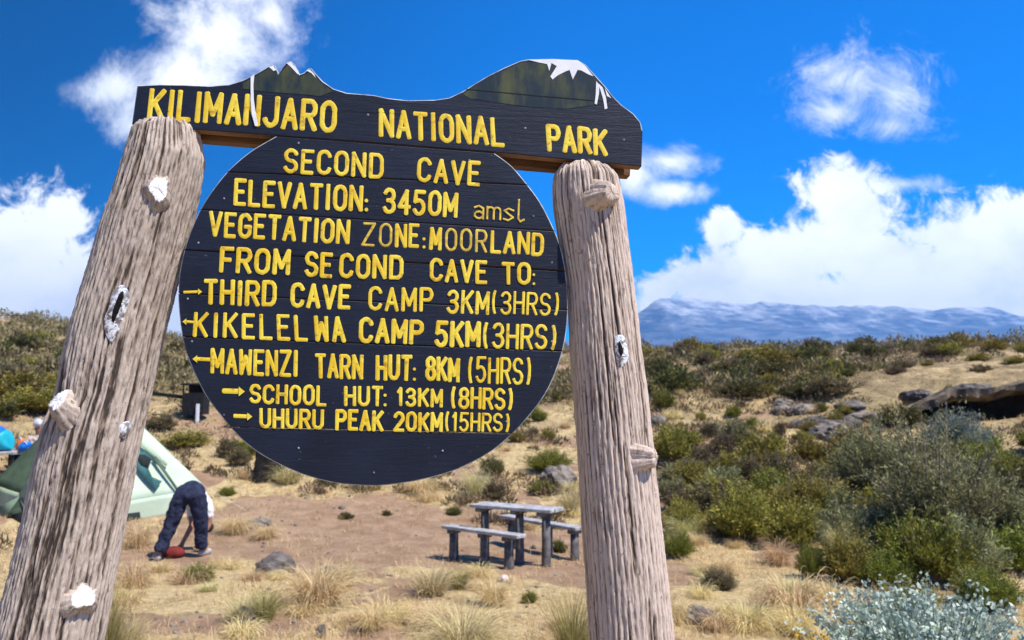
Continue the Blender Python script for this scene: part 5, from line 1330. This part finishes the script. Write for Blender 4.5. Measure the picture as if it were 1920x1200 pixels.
# camp table with bright bags, and a person in a white cap, far left
ct = gz(-9.9, 15.3); camp = empty('camp_table', tuple(ct)); tag(camp, 'wooden camp table with dark legs at the left edge, loaded with blue bags', 'table')
tz = at(20, 846, 15.3)[2] - ct[2]
bm = bmesh.new(); ax = (np.array([1., 0, 0]), np.array([0, 1., 0]), np.array([0, 0, 1.])); rbox(bm, (0, 0, tz - .02), ax, (1.35, .75, .045)); c = bpy.data.objects.new('table_top', bm_mesh('table_top', bm, M['wood_top'])); COL.objects.link(c); c.parent = camp
for lx in (-.6, -.2, .2, .6):
    for ly in (-.3, .3):
        bm = bmesh.new(); rbox(bm, (lx, ly, tz / 2 - .1), ax, (.06, .06, tz + .1)); c = bpy.data.objects.new('leg', bm_mesh('leg', bm, M['dark_wood'])); COL.objects.link(c); c.parent = camp
def duffel(name, loc, sx, sy, sz, mat, label, seed, band):
    o = empty(name, loc); tag(o, label, 'bag'); rg = np.random.RandomState(seed); ns, nk = 26, 20; V, F, mi = [], [], []
    for i in range(nk + 1):
        t = i / nk; f_ = (1 - abs(2 * t - 1) ** 3.2) ** .6 * (1 + .05 * math.sin(t * 19 + seed))
        for j in range(ns):
            a = 2 * math.pi * j / ns; V.append(((t - .5) * sx + .02 * math.sin(a * 2 + i), math.cos(a) * sy / 2 * f_ * (1 + .05 * math.sin(3 * a + i * .8)), max(0, sz * .5 * (1 + math.sin(a) * f_ * (1 + .06 * math.sin(4 * a + i)))) - sz * .5 * (1 - f_) * .9))
    for i in range(nk):
        for j in range(ns): F.append((i * ns + j, i * ns + (j + 1) % ns, (i + 1) * ns + (j + 1) % ns, (i + 1) * ns + j)); mi.append(1 if (i // 4) % 2 == band else 0)
    c = bpy.data.objects.new('bag_body', np_mesh('bag_body', V, F, [M[mat[0]], M[mat[1]]], True, None, mi)); COL.objects.link(c); c.parent = o
    V, F = [], []
    st = tubes_mesh('strap', np.array([[-.2 * sx, -.3 * sy, sz * .8]]), np.array([[0, -.5 * sy, sz * 1.35]]), np.array([[.2 * sx, -.3 * sy, sz * .8]]), .012, .012, M['white'], 8); c = bpy.data.objects.new('strap', st); COL.objects.link(c); c.parent = o
duffel('duffel_bag', (ct[0] + .02, ct[1], ct[2] + tz + .005), .78, .5, .47, ('turq', 'blue'), 'plump turquoise and blue duffel bag lying on the camp table', 3, 1)
q = at(48, 842, 15.1); duffel('stuff_sack', (q[0], q[1], ct[2] + tz + .005), .26, .2, .18, ('blue', 'blue'), 'small dark blue sack at the right end of the camp table', 5, 2)
q = at(40, 822, 15.55); duffel('orange_bundle', (q[0], q[1], ct[2] + tz + .005), .14, .14, .24, ('orange', 'orange'), 'small orange bundle behind the duffel bag on the camp table', 6, 2)
p2 = at(73, 800, 16.2); g2 = float(hz(p2[0], p2[1])); per2 = empty('person', (p2[0], p2[1], g2)); tag(per2, 'person in white cap and beige shirt sitting beyond the tent beside the left post', 'person')
hx, hy, hz_ = p2[0] + .03, p2[1], p2[2]
def L_(x, y, z): return (hx + x, hy + y, hz_ + z)
seat = max(g2 + .10, hz_ - .74)
f = Fig(); pv = f.add((hx, hy + .05, seat + .05), .13); ch = f.chain(pv, ((hx, hy + .03, (seat + hz_) / 2), .13), (L_(0, 0, -.30), .13)); nk = f.chain(ch, (L_(0, -.01, -.16), .05)); h_ = f.chain(nk, (L_(0, -.03, -.07), .075), (L_(0, -.02, .02), .085), (L_(0, -.01, .08), .06)); f.chain(h_ - 1, (L_(-.01, -.12, -.02), .018))
for s_ in (-1, 1):
    f.chain(pv, ((hx + s_ * .1, hy - .05, seat + .03), .085), ((hx + s_ * .14, hy - .40, seat + .22), .06), ((hx + s_ * .12, hy - .62, g2 + .09), .042), ((hx + s_ * .12, hy - .80, g2 + .04), .035))
    w_ = L_(s_ * .14, -.36, -.42); w = f.chain(ch, (L_(s_ * .19, .0, -.24), .06), (L_(s_ * .23, -.1, -.46), .042), (w_, .028)); fingers(f, w, w_, np.array([0, -1., -.3]), np.array([1., 0, 0]))
skin('body', f.v, f.e, f.r, M['skin'], per2)
f = Fig(); a_ = f.add((hx, hy + .05, seat + .08), .15); c_ = f.chain(a_, ((hx, hy + .03, (seat + hz_) / 2), .15), (L_(0, 0, -.29), .15)); f.chain(c_, (L_(0, -.01, -.17), .07))
for s_ in (-1, 1): f.chain(c_, (L_(s_ * .19, .0, -.24), .078), (L_(s_ * .225, -.09, -.43), .062))
skin('shirt', f.v, f.e, f.r, M['beige'], per2)
f = Fig(); a_ = f.add((hx, hy + .05, seat + .05), .15)
for s_ in (-1, 1): f.chain(a_, ((hx + s_ * .1, hy - .05, seat + .03), .10), ((hx + s_ * .14, hy - .40, seat + .22), .075), ((hx + s_ * .12, hy - .62, g2 + .1), .06))
skin('trousers', f.v, f.e, f.r, M['denim'], per2)
f = Fig(); a_ = f.add(L_(0, -.01, .075), .098); f.chain(a_, (L_(0, -.01, .115), .07)); f.chain(a_, (L_(-.02, -.13, .045), (.07, .012))); skin('cap', f.v, f.e, f.r, M['cap'], per2)

# dark box sign with a rail behind the tent
s = bxp[1] / FPX
bx = empty('box_stand', tuple(bxp)); tag(bx, 'small dark roofed box on a pale post left of the round board', 'box')
zb = at(366, 775, bxp[1])[2] - bxp[2]; zt = at(366, 722, bxp[1])[2] - bxp[2]
def bpart(name, c, size, mat):
    bm = bmesh.new(); rbox(bm, c, ax, size, .004); o = bpy.data.objects.new(name, bm_mesh(name, bm, M[mat])); COL.objects.link(o); o.parent = bx; return o
W_ = 40 * s
bpart('back_panel', (0, .2, (zb + zt) / 2), (W_, .03, zt - zb), 'dark_wood'); bpart('front_panel', (0, -.2, zb + (zt - zb) * .36), (W_, .03, (zt - zb) * .72), 'dark_wood')
for sx in (-1, 1):
    bpart('side_panel', (sx * (W_ / 2 - .015), 0, zb + (zt - zb) * .36), (.03, .37, (zt - zb) * .72), 'dark_wood'); bpart('corner_post', (sx * (W_ / 2 - .02), -.2, zb + (zt - zb) * .86), (.04, .034, (zt - zb) * .27), 'dark_wood')
bpart('roof', (0, -.02, zt + .02), (W_ * 1.15, .52, .045), 'dark_wood'); bpart('floor', (0, 0, zb - .015), (W_, .42, .03), 'dark_wood')
bpart('pale_post', (W_ * .28, -.27, (zb + .25) / 2 - .1), (.075, .06, zb + .45), 'white')
bpart('dark_post', (-W_ * .2, .05, zb / 2 - .1), (.07, .07, zb + .1), 'dark_wood')
e0 = at(278, 737, bxp[1]) - bxp; e1 = at(348, 745, bxp[1]) - bxp
u_ = (e1 - e0) / np.linalg.norm(e1 - e0)
bm = bmesh.new(); rbox(bm, (e0 + e1) / 2, (u_, np.array([0, 1., 0]), np.cross(u_, np.array([0, 1., 0]))), (np.linalg.norm(e1 - e0), .08, .10), .006); o = bpy.data.objects.new('rail', bm_mesh('rail', bm, M['dark_wood'])); COL.objects.link(o); o.parent = bx

# ---------------------------------------------------------------- haze
bm = bmesh.new(); bmesh.ops.create_cube(bm, size=1.0)
for v in bm.verts: v.co = Vector((v.co.x * 12000 + 500, v.co.y * 8600 - 60, v.co.z * 640 + 260))
hm = bpy.data.materials.new('haze_air'); hm.use_nodes = True; t = hm.node_tree; t.nodes.clear()
o_ = t.nodes.new('ShaderNodeOutputMaterial'); pv_ = t.nodes.new('ShaderNodeVolumePrincipled'); pv_.inputs['Color'].default_value = (0.10, 0.46, 1.0, 1); pv_.inputs['Density'].default_value = 0.00019; pv_.inputs['Anisotropy'].default_value = 0.2
t.links.new(pv_.outputs[0], o_.inputs['Volume'])
hz_o = link_mesh('haze', bm_mesh('haze', bm, hm)); tag(hz_o, 'thin blue haze of the mountain air', 'haze', kind='stuff')
